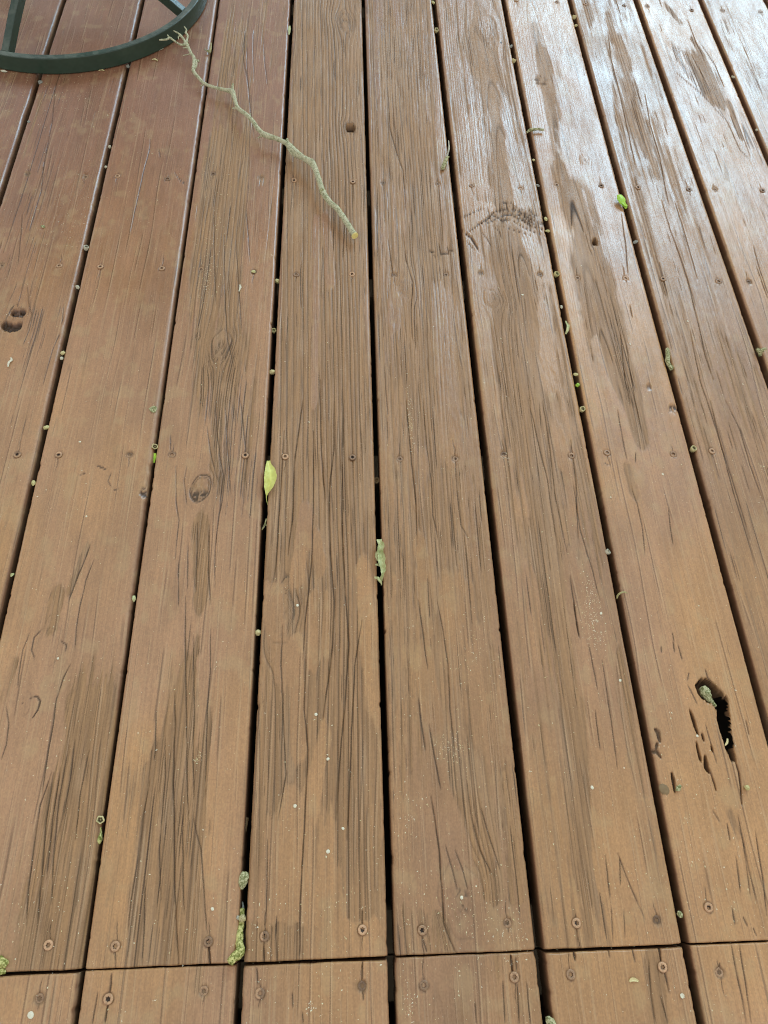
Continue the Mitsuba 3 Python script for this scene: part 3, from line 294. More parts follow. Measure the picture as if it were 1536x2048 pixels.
def board_fields(x, y, x0, x1, spec, seed, screws):
    """height (m), wear and grime on the grid x, y (both nv x nu)"""
    hw = (x1 - x0) / 2
    u = x - (x0 + x1) / 2
    feats = spec['f']
    ue = u.copy()
    knots = [f for f in feats if f[0] == 'k']
    inside = np.zeros_like(u)
    krho = np.full_like(u, 9.0)
    for _, (kx, ky), R, style in knots:
        R = R / 1000 * (0.55 if style in ('bark', 'dark', 'swirl') else 1.0)
        ku = kx - (x0 + x1) / 2
        du, dv = u - ku, (y - ky) * (0.42 if style in ('rings', 'sound', 'faint') else 0.6)
        ang = np.arctan2(dv, du)
        rho = np.hypot(du, dv) * (1 + 0.12 * np.sin(2 * ang + kx * 50) + 0.06 * np.sin(5 * ang + ky * 90))
        ue = ue - du * R * R / np.maximum(rho * rho, R * R)
        m = rho < R
        inside = np.where(m, 1, inside)
        krho = np.where(m, rho, krho)
    sd = seed * 13
    ue = ue + 0.007 * (F2(u * 7, y * 1.6, 2, sd) - 0.5) + 0.0016 * (F2(u * 40, y * 9, 2, sd + 3) - 0.5)
    depth = spec['d0'] + spec['slope'] * (y - 0.4) + 0.006 * (N2(y * 2.2, y * 0 + seed, sd + 5) - 0.5)
    ring = np.sqrt((ue - spec['u0']) ** 2 + depth ** 2)
    phase = ring / (spec['sp'] / 1000) + 0.5 * (F2(u * 25, y * 5, 2, sd + 7) - 0.5)
    phase = np.where(inside > 0, krho / 0.0022 + 50.5, phase)
    k, t = np.floor(phase), phase - np.floor(phase)
    step = np.gradient(x[0])
    grad = np.abs(np.gradient(phase, axis=1) / step[None])
    lsp = np.clip(1 / np.maximum(grad, 1e-3), 0.0010, 0.012)
    dist = np.abs(t - 0.5) * lsp
    hk = hsh(k, seed)
    # wear of the paint
    wob_u = u + 0.004 * (F2(u * 60, y * 14, 2, sd + 11) - 0.5)
    F = np.full_like(u, spec['base'])
    Q = np.full_like(u, spec['q'])
    stain = np.zeros_like(u)
    for f in feats:
        if f[0] in 'wpdc':
            _, a, b, w, s = f
            w = w / 1000
            ylo, yhi = min(a[1], b[1]) - 4 * w - 0.03, max(a[1], b[1]) + 4 * w + 0.03
            r0, r1 = np.searchsorted(y[:, 0], [ylo, yhi])
            if r1 <= r0:
                continue
            sl = slice(r0, r1)
            A, B = np.array(a), np.array(b)
            # the ends taper along the grain
            L = max(np.hypot(*(B - A)), 1e-6)
            xx, yy = wob_u[sl] + (x0 + x1) / 2, y[sl] + 0.02 * (F2(u[sl] * 140, y[sl] * 3, 2, sd + 17) - 0.5)
            tt = ((yy - A[1]) / (B[1] - A[1])) if abs(B[1] - A[1]) > 1e-6 else np.full_like(yy, 0.5)
            cxx = A[0] + np.clip(tt, 0, 1) * (B[0] - A[0])
            over = np.maximum(0, np.maximum(-tt, tt - 1)) * abs(B[1] - A[1])
            g = 1 - np.sqrt(((xx - cxx) / w) ** 2 + (over / (2.5 * w)) ** 2)
            g = sst(-0.45, 0.45, g)
            if f[0] == 'w':
                F[sl] += s * g
                Q[sl] += 0.3 * s * g
            elif f[0] == 'p':
                F[sl] -= s * g
                Q[sl] -= 0.4 * s * g
            elif f[0] == 'c':
                Q[sl] += s * g
            else:
                stain[sl] = np.maximum(stain[sl], s * g)
    F = F + 0.62 * (F2(u * 42 + 9, y * 6.5, 3, sd + 21) - 0.5) + 0.26 * (hk - 0.5) + 0.30 * (F2(u * 190, y * 34, 2, sd + 23) - 0.5)
    edge = np.minimum(u + hw, hw - u)
    F = F - 0.25 * sst(0.010, 0.002, edge)
    streak = F2(u * 420 + 3, y * 11, 2, sd + 25) - 0.5
    F = F + 0.34 * streak + 0.30 * (F2(u * 85 + 2, y * 17, 2, sd + 29) - 0.5)
    wear = np.maximum(sst(0.47, 0.53, F), 0.45 * sst(0.25, 0.50, F + 0.25 * (F2(u * 90, y * 40, 2, sd + 27) - 0.5)))
    lip = np.exp(-((F - 0.5) / 0.022) ** 2)
    Q = np.clip(Q + 0.10 * wear, 0, 1.0)
    deep = spec.get('deep', 1.0)
    # growth-ring grooves
    groove = np.exp(-(dist / np.clip(0.13 * lsp, 0.00036, 0.00066)) ** 2) * (0.25 + 0.75 * hk)
    bank = np.exp(-dist / (0.22 * lsp)) * (0.2 + 0.8 * hk)
    groove *= sst(0.25, 0.55, N2(k * 3.7 + 0.2, y * 5, sd + 31) + 0.06 + 0.08 * deep)
    # checks that open along the rings, and finer ones between them
    dark = np.zeros_like(u)
    cut = np.zeros_like(u)
    for n, (mult, off, length, wid) in enumerate(((1, 0.5, 10, 0.00052), (1, 0.12, 16, 0.00042), (2, 0.3, 22, 0.00036))):
        ph = phase * mult + off + 0.15 * (N2(u * 90, y * 20, sd + 40 + n) - 0.5)
        kk = np.floor(ph)
        dd = np.abs(ph - kk - 0.5) * lsp / mult
        pres = N2(kk * 7.31 + 3 * n, y * length + hsh(kk, n) * 9, sd + 50 + n)
        on = sst(0.0, 0.10, pres - (1.02 - 0.62 * Q))
        ww = wid * (0.7 + 0.8 * hsh(kk, 5 + n)) * (0.5 + 0.5 * on)
        c = np.exp(-(dd / ww) ** 2) * on
        cut = np.maximum(cut, c * (0.8 if n == 0 else 0.6))
        dark = np.maximum(dark, c * (0.95 if n == 0 else 0.70))
    fibre = F2(u * 700, y * 26, 2, sd + 61)
    z = -0.00055 * deep * (0.22 + 0.78 * wear) * (0.6 * bank + 0.6 * groove) - 0.0011 * cut + 0.00024 * (1 - wear) + 0.00014 * (fibre - 0.5) * (0.35 + wear)
    z += (0.00034 * (F2(u * 150, y * 70, 2, sd + 65) - 0.5) + 0.00042 * (F2(u * 420, y * 120, 2, sd + 66) - 0.5)) * (1 - wear) + 0.0008 * (F2(u * 14, y * 5, 2, sd + 67) - 0.5)
    dark = np.maximum(dark, (0.10 + 0.90 * wear) * np.clip(0.48 * deep, 0, 0.80) * groove * sst(0.35, 0.65, hk + 0.12 * (deep - 1)))
    fine = np.abs(phase * 2.3 - np.floor(phase * 2.3) - 0.5) * lsp / 2.3
    ribs = np.exp(-(fine / 0.0004) ** 2) * hsh(np.floor(phase * 2.3), seed + 3)
    z -= (0.00014 + 0.00012 * (1 - wear)) * ribs
    dark = np.maximum(dark, (0.17 - 0.03 * wear) * ribs * sst(0.25, 0.6, N2(np.floor(phase * 2.3) * 3.3, y * 12, sd + 64) + 0.1))
    dark = np.maximum(dark, 0.30 * lip * sst(0.35, 0.6, F2(u * 240, y * 60, 2, sd + 69)))
    dark = np.maximum(dark, 0.20 * stain * (0.4 + 0.6 * wear) * (0.45 + 0.45 * F2(u * 220, y * 18, 2, sd + 71)))
    wear = np.maximum(wear, sst(0.35, 0.7, stain + 0.5 * (F2(u * 160, y * 22, 2, sd + 70) - 0.5)) * 0.6)
    # crazed patches: short cracks both ways
    for f in feats:
        if f[0] == 'a':
            _, (ax, ay), rx, ry = f
            du, dv = (x - ax) / (rx / 1000), (y - ay + 11.0 * (x - ax) ** 2) / (ry / 1000)
            m = 1 - np.hypot(du, dv) + 0.7 * (F2(x * 120, y * 120, 2, sd + 73) - 0.5)
            cells = []
            px_, py_ = x * 100 + 1.3 * F2(x * 60, y * 40, 2, sd + 74), (y + 11.0 * (x - ax) ** 2) * 85 + 1.7 * F2(x * 32 + 5, y * 26, 2, sd + 75)
            ly = np.abs(py_ - np.floor(py_) - 0.5) / 85
            row = np.floor(py_)
            pxr = px_ + 0.61 * row
            lx = np.abs(pxr - np.floor(pxr) - 0.5) / 100
            net = np.maximum(np.exp(-(ly / 0.0018) ** 2) * sst(0.25, 0.45, N2(row * 3.1, x * 60, sd + 76)), np.exp(-(lx / 0.0011) ** 2) * sst(0.45, 0.6, N2(np.floor(pxr) * 5.3, row * 1.7, sd + 77)))
            on = sst(0.05, 0.4, m)
            dark = np.maximum(dark, 0.9 * net * on)
            z -= 0.0010 * net * on - 0.0002 * on
            wear = np.maximum(wear, on * sst(0.35, 0.6, F2(x * 200, y * 160, 2, sd + 78)))
    # knots
    for _, (kx, ky), R, style in knots:
        R = R / 1000
        asp = {'hole': 1.0, 'open': 0.75, 'dark': 0.8, 'bark': 0.8, 'swirl': 0.7}.get(style, 0.62)
        du, dv = x - kx, (y - ky) * asp
        ang = np.arctan2(dv, du)
        rho = np.hypot(du, dv) * (1 + 0.10 * np.sin(2 * ang + kx * 50) + (0.02 if style == 'ring' else 0.06) * np.sin(5 * ang + ky * 90)) + 0.0012 * (F2(x * 260, y * 260, 2, sd + 81) - 0.5)
        rim = np.exp(-((rho - R) / 0.0007) ** 2)
        n1 = F2(x * 320, y * 320, 2, sd + 83)
        if style == 'hole':
            m = sst(R * 0.98, R * 0.72, rho)
            z -= 0.012 * m
            rr = np.abs(np.mod(rho / 0.0021, 1) - 0.5)
            dark = np.maximum(dark, (0.88 + 0.1 * n1) * m - 0.25 * m * sst(0.3, 0.45, rr) * sst(0.5, 0.7, n1))
            halo = np.exp(-((rho - R * 1.35) / 0.0009) ** 2) * sst(0.45, 0.6, n1)
            dark = np.maximum(dark, 0.5 * halo)
            z -= 0.0006 * halo
        elif style == 'open':
            ex, ey = x - kx + 0.003 * (F2(x * 160, y * 120, 2, sd + 87) - 0.5), y - ky + 0.006 * (F2(x * 150 + 7, y * 90, 2, sd + 88) - 0.5)
            upper = sst(1.12, 0.9, np.hypot((ex - 0.003) / 0.0105, (ey - 0.011) / 0.0070))
            lower = sst(1.10, 0.92, np.hypot((ex + 0.002) / 0.0140, (ey + 0.013) / 0.0110)) * sst(0.9, 1.12, np.hypot((ex - 0.001) / 0.0125, (ey + 0.002) / 0.0085))
            m1 = np.maximum(upper * (0.55 + 0.45 * sst(0.35, 0.5, n1)), lower)
            z -= 0.007 * m1 * (0.5 + n1)
            dark = np.maximum(dark, np.clip(m1 * (0.75 + 0.3 * n1), 0, 0.96))
            dark = np.maximum(dark, 0.4 * rim * sst(0.3, 0.6, n1))
        elif style == 'ring':
            m = sst(0, 0.001, R - rho)
            dark = np.maximum(dark, 0.92 * np.maximum(rim, 0.7 * np.exp(-((rho - R * 0.8) / 0.0006) ** 2)) * sst(0.30, 0.45, N2(ang * 1.3 + 4, ang * 0 + kx, sd + 84) + 0.15))
            dark = np.maximum(dark, m * 0.88 * sst(0.38, 0.55, n1) * sst(0.15, -0.35, dv / R + 0.1))
            wear = np.maximum(wear, m * sst(0.4, 0.55, n1) * 0.8)
            z -= 0.0010 * rim + 0.0008 * m * sst(0.45, 0.6, n1)
        elif style == 'rings':
            rr = rho / 0.0026
            line = np.exp(-(np.abs(rr - np.floor(rr) - 0.5) / 0.2) ** 2) * sst(R * 1.15, R * 0.8, rho) * sst(0.2, 0.5, N2(ang * 1.1 + 9, np.floor(rr) * 1.7, sd + 85))
            z -= 0.00045 * line
            dark = np.maximum(dark, 0.28 * line)
            low = np.exp(-((rho - R * 0.8) / 0.0022) ** 2) * sst(0.1, -0.5, dv / R)
            wear = np.maximum(wear, low * 0.9)
            z -= 0.0006 * low
        elif style in ('sound', 'faint'):
            m = sst(R * 1.1, R * 0.5, rho)
            line = rim * sst(0.4, 0.6, N2(ang * 1.2 + 2, ang * 0 + ky, sd + 86))
            z -= 0.0005 * line - 0.0006 * m
            dark = np.maximum(dark, (0.5 if style == 'sound' else 0.25) * line)
            c = sst(0.56, 0.68, n1) * sst(R * 0.45, R * 0.15, rho)
            dark = np.maximum(dark, 0.7 * c)
            z -= 0.0008 * c
        elif style == 'swirl':
            m = sst(R * 1.3, R * 0.4, rho)
            wv = np.sin((rho * 900 + 2.0 * ang))
            dark = np.maximum(dark, 0.8 * m * sst(0.55, 0.9, wv) * sst(0.35, 0.6, n1))
        else:  # bark, dark
            m = sst(R, R * 0.45, rho) * (sst(0.38, 0.52, n1) if style == 'bark' else 0.6)
            dark = np.maximum(dark, 0.9 * m)
            z -= 0.0022 * m
    # single cracks
    for f in feats:
        if f[0] != 'x':
            continue
        _, pts, wid, dep = f
        wid = wid / 1000
        ylo, yhi = min(q[1] for q in pts) - 0.02, max(q[1] for q in pts) + 0.02
        r0, r1 = np.searchsorted(y[:, 0], [ylo, yhi])
        if r1 <= r0:
            continue
        xlo, xhi = min(q[0] for q in pts) - 0.02, max(q[0] for q in pts) + 0.02
        c0, c1 = np.searchsorted(x[0], [xlo, xhi])
        if c1 <= c0:
            continue
        sl = (slice(r0, r1), slice(c0, c1))
        xx = x[sl] + 0.0016 * (F2(x[sl] * 60, y[sl] * 45, 2, sd + 91) - 0.5)
        yy = y[sl]
        d = np.full(xx.shape, 9.0)
        along = np.zeros(xx.shape)
        tot = len(pts) - 1
        for i in range(tot):
            di, ti = seg_dist(xx, yy, pts[i], pts[i + 1])
            along = np.where(di < d, (i + ti) / tot, along)
            d = np.minimum(d, di)
        tap = 0.2 + 0.8 * np.sqrt(np.clip(4 * along * (1 - along), 0, 1))
        hw_ = 0.46 * wid * tap * (0.5 + 1.0 * N2(x[sl] * 90, y[sl] * 130, sd + 92)) + 0.00024
        core = sst(1.15, 0.55, d / (hw_ * (0.75 + 0.5 * F2(x[sl] * 420, y[sl] * 110, 2, sd + 99) if wid > 0.0029 else 1.0))) if wid > 0.0019 else np.exp(-(d / (hw_ * 0.95)) ** 2)
        rough = 1.0 if wid < 0.0019 else (0.45 + 0.75 * F2(x[sl] * 500, y[sl] * 300, 2, sd + 93)) if wid > 0.0039 else (0.75 + 0.35 * F2(x[sl] * 600, y[sl] * 160, 2, sd + 93))
        dark[sl] = np.maximum(dark[sl], np.clip(0.93 * core * rough * (0.35 + 0.65 * sst(0.0, 0.12, along) * sst(1.0, 0.88, along)) * (0.55 + 0.45 * sst(0.2, 0.45, N2(x[sl] * 60, y[sl] * 70, sd + 94))) if wid < 0.0019 else 0.93 * core * rough, 0, 0.97))
        z[sl] -= dep / 1000 * core
        if wid > 0.0029:
            wear[sl] = np.maximum(wear[sl], core)
        lip = np.exp(-((d - hw_ * 1.6) / 0.0006) ** 2)
        z[sl] += 0.00012 * lip
    # screws
    for (sx, sy), mode in screws:
        r0, r1 = np.searchsorted(y[:, 0], [sy - 0.045, sy + 0.045])
        c0, c1 = np.searchsorted(x[0], [sx - 0.014, sx + 0.014])
        if r1 <= r0 or c1 <= c0:
            continue
        sl = (slice(r0, r1), slice(c0, c1))
        rr = np.hypot(x[sl] - sx, y[sl] - sy) + 0.0014 * (F2(x[sl] * 300, y[sl] * 300, 2, sd + 95) - 0.5)
        if mode == 'h':
            m = sst(0.0052, 0.0036, rr)
            z[sl] -= 0.0016 * m
            dark[sl] = np.maximum(dark[sl], m * (0.25 + 0.6 * N2(x[sl] * 500, y[sl] * 500, sd + 96)))
            wear[sl] = np.maximum(wear[sl], sst(0.0075, 0.005, rr) * 0.8)
        else:
            m = np.exp(-((rr - 0.0050) / 0.0008) ** 2)
            dark[sl] = np.maximum(dark[sl], 0.55 * m * sst(0.3, 0.65, N2(x[sl] * 200, y[sl] * 200, sd + 97)))
            z[sl] -= 0.0007 * sst(0.0058, 0.0045, rr)
        # a short split above or below the screw
        sgn = 1 if hsh(sx * 1000, 3) > 0.5 else -1
        for s_, ln in ((sgn, 0.012 + 0.022 * hsh(sx * 900, 4)), (-sgn, 0.012 * hsh(sx * 800, 5))):
            tt = (y[sl] - sy) * s_
            c = np.exp(-((x[sl] - sx - 0.0008 * np.sin(y[sl] * 260)) / 0.00042) ** 2) * sst(0.003, 0.005, tt) * sst(ln, ln * 0.6, tt)
            dark[sl] = np.maximum(dark[sl], 0.8 * c)
            z[sl] -= 0.0010 * c
    return z, np.clip(wear, 0, 1), np.clip(dark, 0, 1), F


tops = []          # (x0, x1, y0, y1, x array, y array, z array) of finished boards, to lay small things on


def top_z(x, y):
    for xs, ys, z in tops:
        if xs[0] <= x <= xs[-1] and ys[0] <= y <= ys[-1]:
            return float(z[min(np.searchsorted(ys, y), len(ys) - 1), min(np.searchsorted(xs, x), len(xs) - 1)])
    return 0.0


def make_board(x0, x1, y0, y1, spec, seed, fine, vis=None, hole=False, rr=0.0042):
    """one board: top skin with rounded edges and sides. fine: at the resolution of the picture"""
    rad = 0.0042
    hw = (x1 - x0) / 2
    arc = np.linspace(0, 1, 6)[:-1] * math.pi / 2
    nu = int((x1 - x0 - rad - rr) / (0.00075 if fine else 0.012))
    mid = np.linspace(x0 + rad, x1 - rr, nu)
    xa = np.concatenate([[x0, x0], x0 + rad - rad * np.cos(arc), mid, (x1 - rr + rr * np.cos(arc))[::-1], [x1, x1]])
    za = np.concatenate([[-THICK, -THICK * 0.6], -rad + rad * np.sin(arc), np.zeros(nu), (-rr + rr * np.sin(arc))[::-1], [-THICK * 0.6, -THICK]])
    ys = [y0]
    while ys[-1] < y1:
        yv = ys[-1]
        inside = fine and (vis is None or vis[0] <= yv <= vis[1])
        ys.append(yv + (min(max(1.45 * footprint(yv), 0.0014), 0.006) if inside else 0.03))
    ys[-1] = y1
    ys = np.array(ys)
    # board ends are eased too
    endr = 0.0018
    ys = np.unique(np.concatenate([ys, [y0 + 0.0006, y0 + 0.0015, y0 + endr, y1 - endr, y1 - 0.0015, y1 - 0.0006]]))
    xg = np.sort(xa.copy())
    x2, y2 = np.meshgrid(xa, ys)
    if fine:
        eps = np.arange(len(xa)) * 1e-9
        scr = [s for s in SCREWS if x0 < s[0][0] < x1 and y0 < s[0][1] < y1]
        z, wear, dark, _ = board_fields(x2 + eps[None], y2, x0, x1, spec, seed, scr)
    else:
        z, wear, dark = np.zeros_like(x2), np.full_like(x2, 0.1), np.zeros_like(x2)
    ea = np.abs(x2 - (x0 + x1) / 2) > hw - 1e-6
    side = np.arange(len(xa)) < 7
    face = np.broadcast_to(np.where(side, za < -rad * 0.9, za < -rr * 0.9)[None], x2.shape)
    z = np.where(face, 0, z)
    dark = np.where(face, np.where(side, 0.12, 0.50)[None], dark)  # painted shade: right side faces darker than left ones
    dark = np.where((za < -THICK * 0.5)[None], 0.75, dark)  # shade painted deeper towards the bottom of the gap
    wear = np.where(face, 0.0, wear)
    zz = za[None] + z
    end = np.minimum(y2 - y0, y1 - y2)
    zz = zz - np.where(za[None] > -max(rad, rr), endr * (1 - np.sqrt(np.clip(1 - (1 - np.clip(end / endr, 0, 1)) ** 2, 0, 1))), 0)
    # chipped, uneven edges and a slightly wavy line
    if fine:
        nick = np.clip(F2(y2 * 140, x2 * 0 + seed, 2, seed + 5) - 0.62, 0, 1) * 0.006
        sgn = np.sign(x2 - (x0 + x1) / 2)
        ew = sst(hw - 0.008, hw - 0.001, np.abs(x2 - (x0 + x1) / 2))
        x2 = x2 - sgn * ew * nick
        x2 = x2 + 0.0009 * (F2(y2 * 5, x2 * 0 + seed, 2, seed + 8) - 0.5) * ew
        y2 = y2 + np.where((end < 0.004)[:], 0.0016 * (F2(x2 * 60, y2 * 0 + seed, 2, seed + 9) - 0.5), 0)
    if hole:
        p = ROT_HOLE
        xs_, ys_ = x2 + 0.0075 * (F2(x2 * 330, y2 * 80, 3, 5) - 0.5), y2 + 0.011 * (F2(x2 * 300, y2 * 40, 2, 6) - 0.5)
        near = (np.abs(x2 - np.mean([q[0] for q in p])) < 0.06) & (np.abs(y2 - np.mean([q[1] for q in p])) < 0.09)
        sdv = np.full(x2.shape, -1.0)
        sdv[near] = in_poly(xs_[near], ys_[near], p)
        m = sst(-0.0004, 0.0016, sdv)
        n1 = F2(x2 * 240, y2 * 70, 3, 7)
        zz = zz - m * (0.004 + 0.012 * n1) - 0.010 * sst(0.001, 0.006, sdv)
        dark = np.maximum(dark, m * np.clip(0.42 + 0.9 * F2(x2 * 500, y2 * 60, 3, 8), 0, 0.97))
        wear = np.maximum(wear, m)
        thr = np.full(x2.shape, -1.0)
        thr[near] = in_poly(xs_[near], ys_[near], ROT_THROUGH)
        gone = thr > -0.0003
    v = np.stack([x2, y2, zz], -1).reshape(-1, 3)
    nv, nc = x2.shape
    i, j = np.meshgrid(np.arange(nv - 1), np.arange(nc - 1), indexing='ij')
    a = i * nc + j
    quad = np.stack([a, a + 1, a + nc + 1, a + nc], -1)
    if hole:
        keep = ~(gone[:-1, :-1] & gone[1:, 1:] & gone[1:, :-1] & gone[:-1, 1:])
        quad = quad[keep]
    quad = quad.reshape(-1, 4)
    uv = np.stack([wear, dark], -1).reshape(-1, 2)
    tri = np.vstack([quad[:, [0, 1, 2]], quad[:, [0, 2, 3]]])
    # closed ends: the profile as a fan, at both ends
    ends_v, ends_f, ends_uv = [], [], []
    base = len(v)
    for r, flip in ((0, False), (nv - 1, True)):
        loop = v.reshape(nv, nc, 3)[r]
        c = np.array([[(x0 + x1) / 2, loop[0, 1], -THICK * 0.55]])
        ends_v += [loop, c]
        n0 = base
        idx = np.stack([np.full(nc - 1, n0 + nc), np.arange(nc - 1) + n0 + 1, np.arange(nc - 1) + n0], -1)
        ends_f.append(idx[:, ::-1] if flip else idx)
        ends_uv.append(np.tile([0.7, 0.35], (nc + 1, 1)))
        base += nc + 1
    v = np.vstack([v] + ends_v)
    tri = np.vstack([tri] + ends_f)
    uv = np.vstack([uv] + ends_uv)
    if fine:
        s0, s1 = 7, 7 + nu
        tops.append((xa[s0:s1], ys, zz[:, s0:s1]))
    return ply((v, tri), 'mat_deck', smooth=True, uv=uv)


labels['deck'] = {'label': 'brown painted timber deck of long weathered boards with dark gaps', 'kind': 'structure'}
labels['ground'] = {'label': 'dark bare soil in the gloom under the deck', 'kind': 'structure'}
scene['ground'] = ply(box(-40, 40, -40, 40, -0.9, -0.62), 'mat_soil')
VIS = {1: (1.36, 1.60), 2: (0.25, 1.62), 3: (-0.1, 1.62), 9: (0.2, 1.66), 10: (0.75, 1.66), 11: (1.3, 1.68)}
planks = {}
for b, (x0, x1) in enumerate(EDGES):
    fine = 1 <= b <= 11
    spec = BOARD.get(b, dict(base=0.1, q=0.1, u0=0, d0=0.03, slope=0.01, sp=4, f=[]))
    vis = VIS.get(b, (-0.1, 1.66))
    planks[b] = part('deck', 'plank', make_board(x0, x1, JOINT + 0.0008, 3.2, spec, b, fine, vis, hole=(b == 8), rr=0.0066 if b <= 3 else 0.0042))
for b, (x0, x1) in enumerate(EDGES):
    fine = 3 <= b <= 8
    spec = BOARD.get(20 + b, dict(base=0.1, q=0.1, u0=0, d0=0.03, slope=0.01, sp=4, f=[]))
    s = 0.0007 * (hsh(b, 2) - 0.5)
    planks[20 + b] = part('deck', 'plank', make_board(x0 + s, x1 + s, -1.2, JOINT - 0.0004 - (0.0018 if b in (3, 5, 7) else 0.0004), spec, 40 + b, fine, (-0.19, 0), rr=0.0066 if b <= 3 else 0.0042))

# joists under the screw rows, and an added, unseen rim that keeps light out below
for yc in (-0.072, -0.112, 0.479, 0.812, 1.022, 1.592, 2.15, -0.65):
    part('deck', 'joist', ply(box(-1.0, 1.2, yc - 0.019, yc + 0.019, -THICK - 0.185, -THICK - 0.001), 'mat_joist'))
for bx in ((-1.04, -1.0, -1.2, 3.2), (1.2, 1.24, -1.2, 3.2), (-1.0, 1.2, -1.2, -1.16), (-1.0, 1.2, 3.16, 3.2)):
    part('deck', 'added_rim_board', ply(box(bx[0], bx[1], bx[2], bx[3], -0.615, -THICK - 0.002), 'mat_joist'))


# ------------------------------------------------------------------ screws
def screw_mesh(sunk, seed):
    n = 36
    th = np.arange(n) * 2 * math.pi / n
    R = 0.0046
    star = 0.0019 * (1 + 0.16 * np.cos(6 * th + seed))
    radii = [star * 0.05, star * 0.9, star, star * 1.12, np.full(n, R * 0.72), np.full(n, R * 0.93), np.full(n, R), np.full(n, R * 0.98)]
    zs = [-0.0017, -0.0017, -0.0004, 0.0, 0.00015, -0.0001, -0.0006, -0.0026]
    dk = [0.95, 0.95, 0.8, 0.12, 0.0, 0.05, 0.25, 0.5]
    v = np.concatenate([np.stack([r * np.cos(th), r * np.sin(th), np.full(n, z)], -1) for r, z in zip(radii, zs)])
    v = v + 0.00012 * (meshkit.noise(v * 900 + seed * 7, seed)[:, None] - 0.5)
    i, j = np.meshgrid(np.arange(len(zs) - 1), np.arange(n), indexing='ij')
    q = np.stack([i * n + j, (i + 1) * n + j, (i + 1) * n + (j + 1) % n, i * n + (j + 1) % n], -1).reshape(-1, 4)
    dk = np.repeat(np.array(dk), n)
    if sunk:
        dk = np.clip(dk + 0.30, 0, 0.95)
    return ply((v, q), 'mat_screw', smooth=True, uv=np.stack([np.zeros(len(v)), dk], -1))


variants = {(m, s): screw_mesh(m, s) for m in (False, True) for s in range(3)}
for n, ((sx, sy), mode) in enumerate(SCREWS):
    for b, (x0, x1) in enumerate(EDGES):
        if x0 <= sx <= x1:
            kb = b + (20 if sy < JOINT else 0)
            z = -0.0010 if mode == 'h' else 0.0003 + 0.0011 * hsh(n, 2)
            tilt = (hsh(n, 7) - 0.5) * 16
            part(planks[kb], 'screw', {**variants[(mode == 'h', n % 3)], 'to_world': T().translate([sx, sy, z]).rotate([1, 0, 0], tilt).rotate([0, 0, 1], 360 * hsh(n, 9))})


# ------------------------------------------------------------------ small shapes
def rng(n):
    return np.random.default_rng(n)


def smooth_path(pts, rad, step=0.0022):
    p, r = np.asarray(pts, float), np.asarray(rad, float)
    P = np.vstack([2 * p[0] - p[1], p, 2 * p[-1] - p[-2]])
    out, rr = [], []
    for i in range(len(p) - 1):
        n = max(2, int(np.linalg.norm(p[i + 1] - p[i]) / step))
        t = (np.arange(n) / n)[:, None]
        a, b, c, d = P[i], P[i + 1], P[i + 2], P[i + 3]
        out.append(0.5 * (2 * b + (c - a) * t + (2 * a - 5 * b + 4 * c - d) * t ** 2 + (3 * b - a - 3 * c + d) * t ** 3))
        rr.append(r[i] + (r[i + 1] - r[i]) * t[:, 0])
    return np.vstack(out + [p[-1:]]), np.concatenate(rr + [r[-1:]])


def limb(pts, rad, sides=14, bump=0.22, seed=0, step=0.0022, caps=True):
    """a knobbly round twig along the points"""
    p, r = smooth_path(pts, rad, step)
    t = np.gradient(p, axis=0)
    t /= np.linalg.norm(t, axis=1, keepdims=True) + 1e-12
    a = np.cross(t, [0.13, 0.21, 0.97])
    a /= np.linalg.norm(a, axis=1, keepdims=True) + 1e-9
    b = np.cross(t, a)
    th = np.arange(sides) * 2 * math.pi / sides
    ring = np.cos(th)[None, :, None] * a[:, None] + np.sin(th)[None, :, None] * b[:, None]
    v0 = p[:, None] + ring * r[:, None, None]
    n = meshkit.fbm(v0 * 190 + seed * 3.1, 2, seed) - 0.5 + 0.6 * (meshkit.noise(v0 * 600, seed + 5) - 0.5)
    v = p[:, None] + ring * (r[:, None] * (1 + bump * 2 * n))[:, :, None]
    m, s = len(p), sides
    i, j = np.meshgrid(np.arange(m - 1), np.arange(s), indexing='ij')
    q = np.stack([i * s + j, i * s + (j + 1) % s, (i + 1) * s + (j + 1) % s, (i + 1) * s + j], -1).reshape(-1, 4)
    v = v.reshape(-1, 3)
    f = np.vstack([q[:, [0, 1, 2]], q[:, [0, 2, 3]]])
    if caps:
        v = np.vstack([v, p[:1] - t[:1] * r[0] * 0.4, p[-1:] + t[-1:] * r[-1] * 0.4])
        k = np.arange(s)
        f = np.vstack([f, np.stack([(k + 1) % s, k, np.full(s, m * s)], -1), np.stack([(m - 1) * s + k, (m - 1) * s + (k + 1) % s, np.full(s, m * s + 1)], -1)])
    return trimesh.Trimesh(v, f, process=False)


def lump(r, seed, amp=0.35, freq=1.6, sub=3):
    """an uneven crusty lump with half axes r"""
    m = trimesh.creation.icosphere(subdivisions=sub)
    v = np.array(m.vertices)
    n = meshkit.fbm(v * freq + seed * 5.3, 3, seed) - 0.5
    v = v * (1 + amp * 2 * n)[:, None] * np.asarray(r)
    return trimesh.Trimesh(v, m.faces, process=False)


def put(mesh, at, yaw=0.0, tilt=0.0, roll=0.0):
    m = mesh.copy()
    E = trimesh.transformations.euler_matrix(tilt, roll, yaw, 'sxyz')
    m.apply_transform(E)
    m.apply_translation(at)
    return m


def shade(mesh, val):
    return np.stack([np.zeros(len(mesh.vertices)), np.broadcast_to(val, (len(mesh.vertices),))], -1)


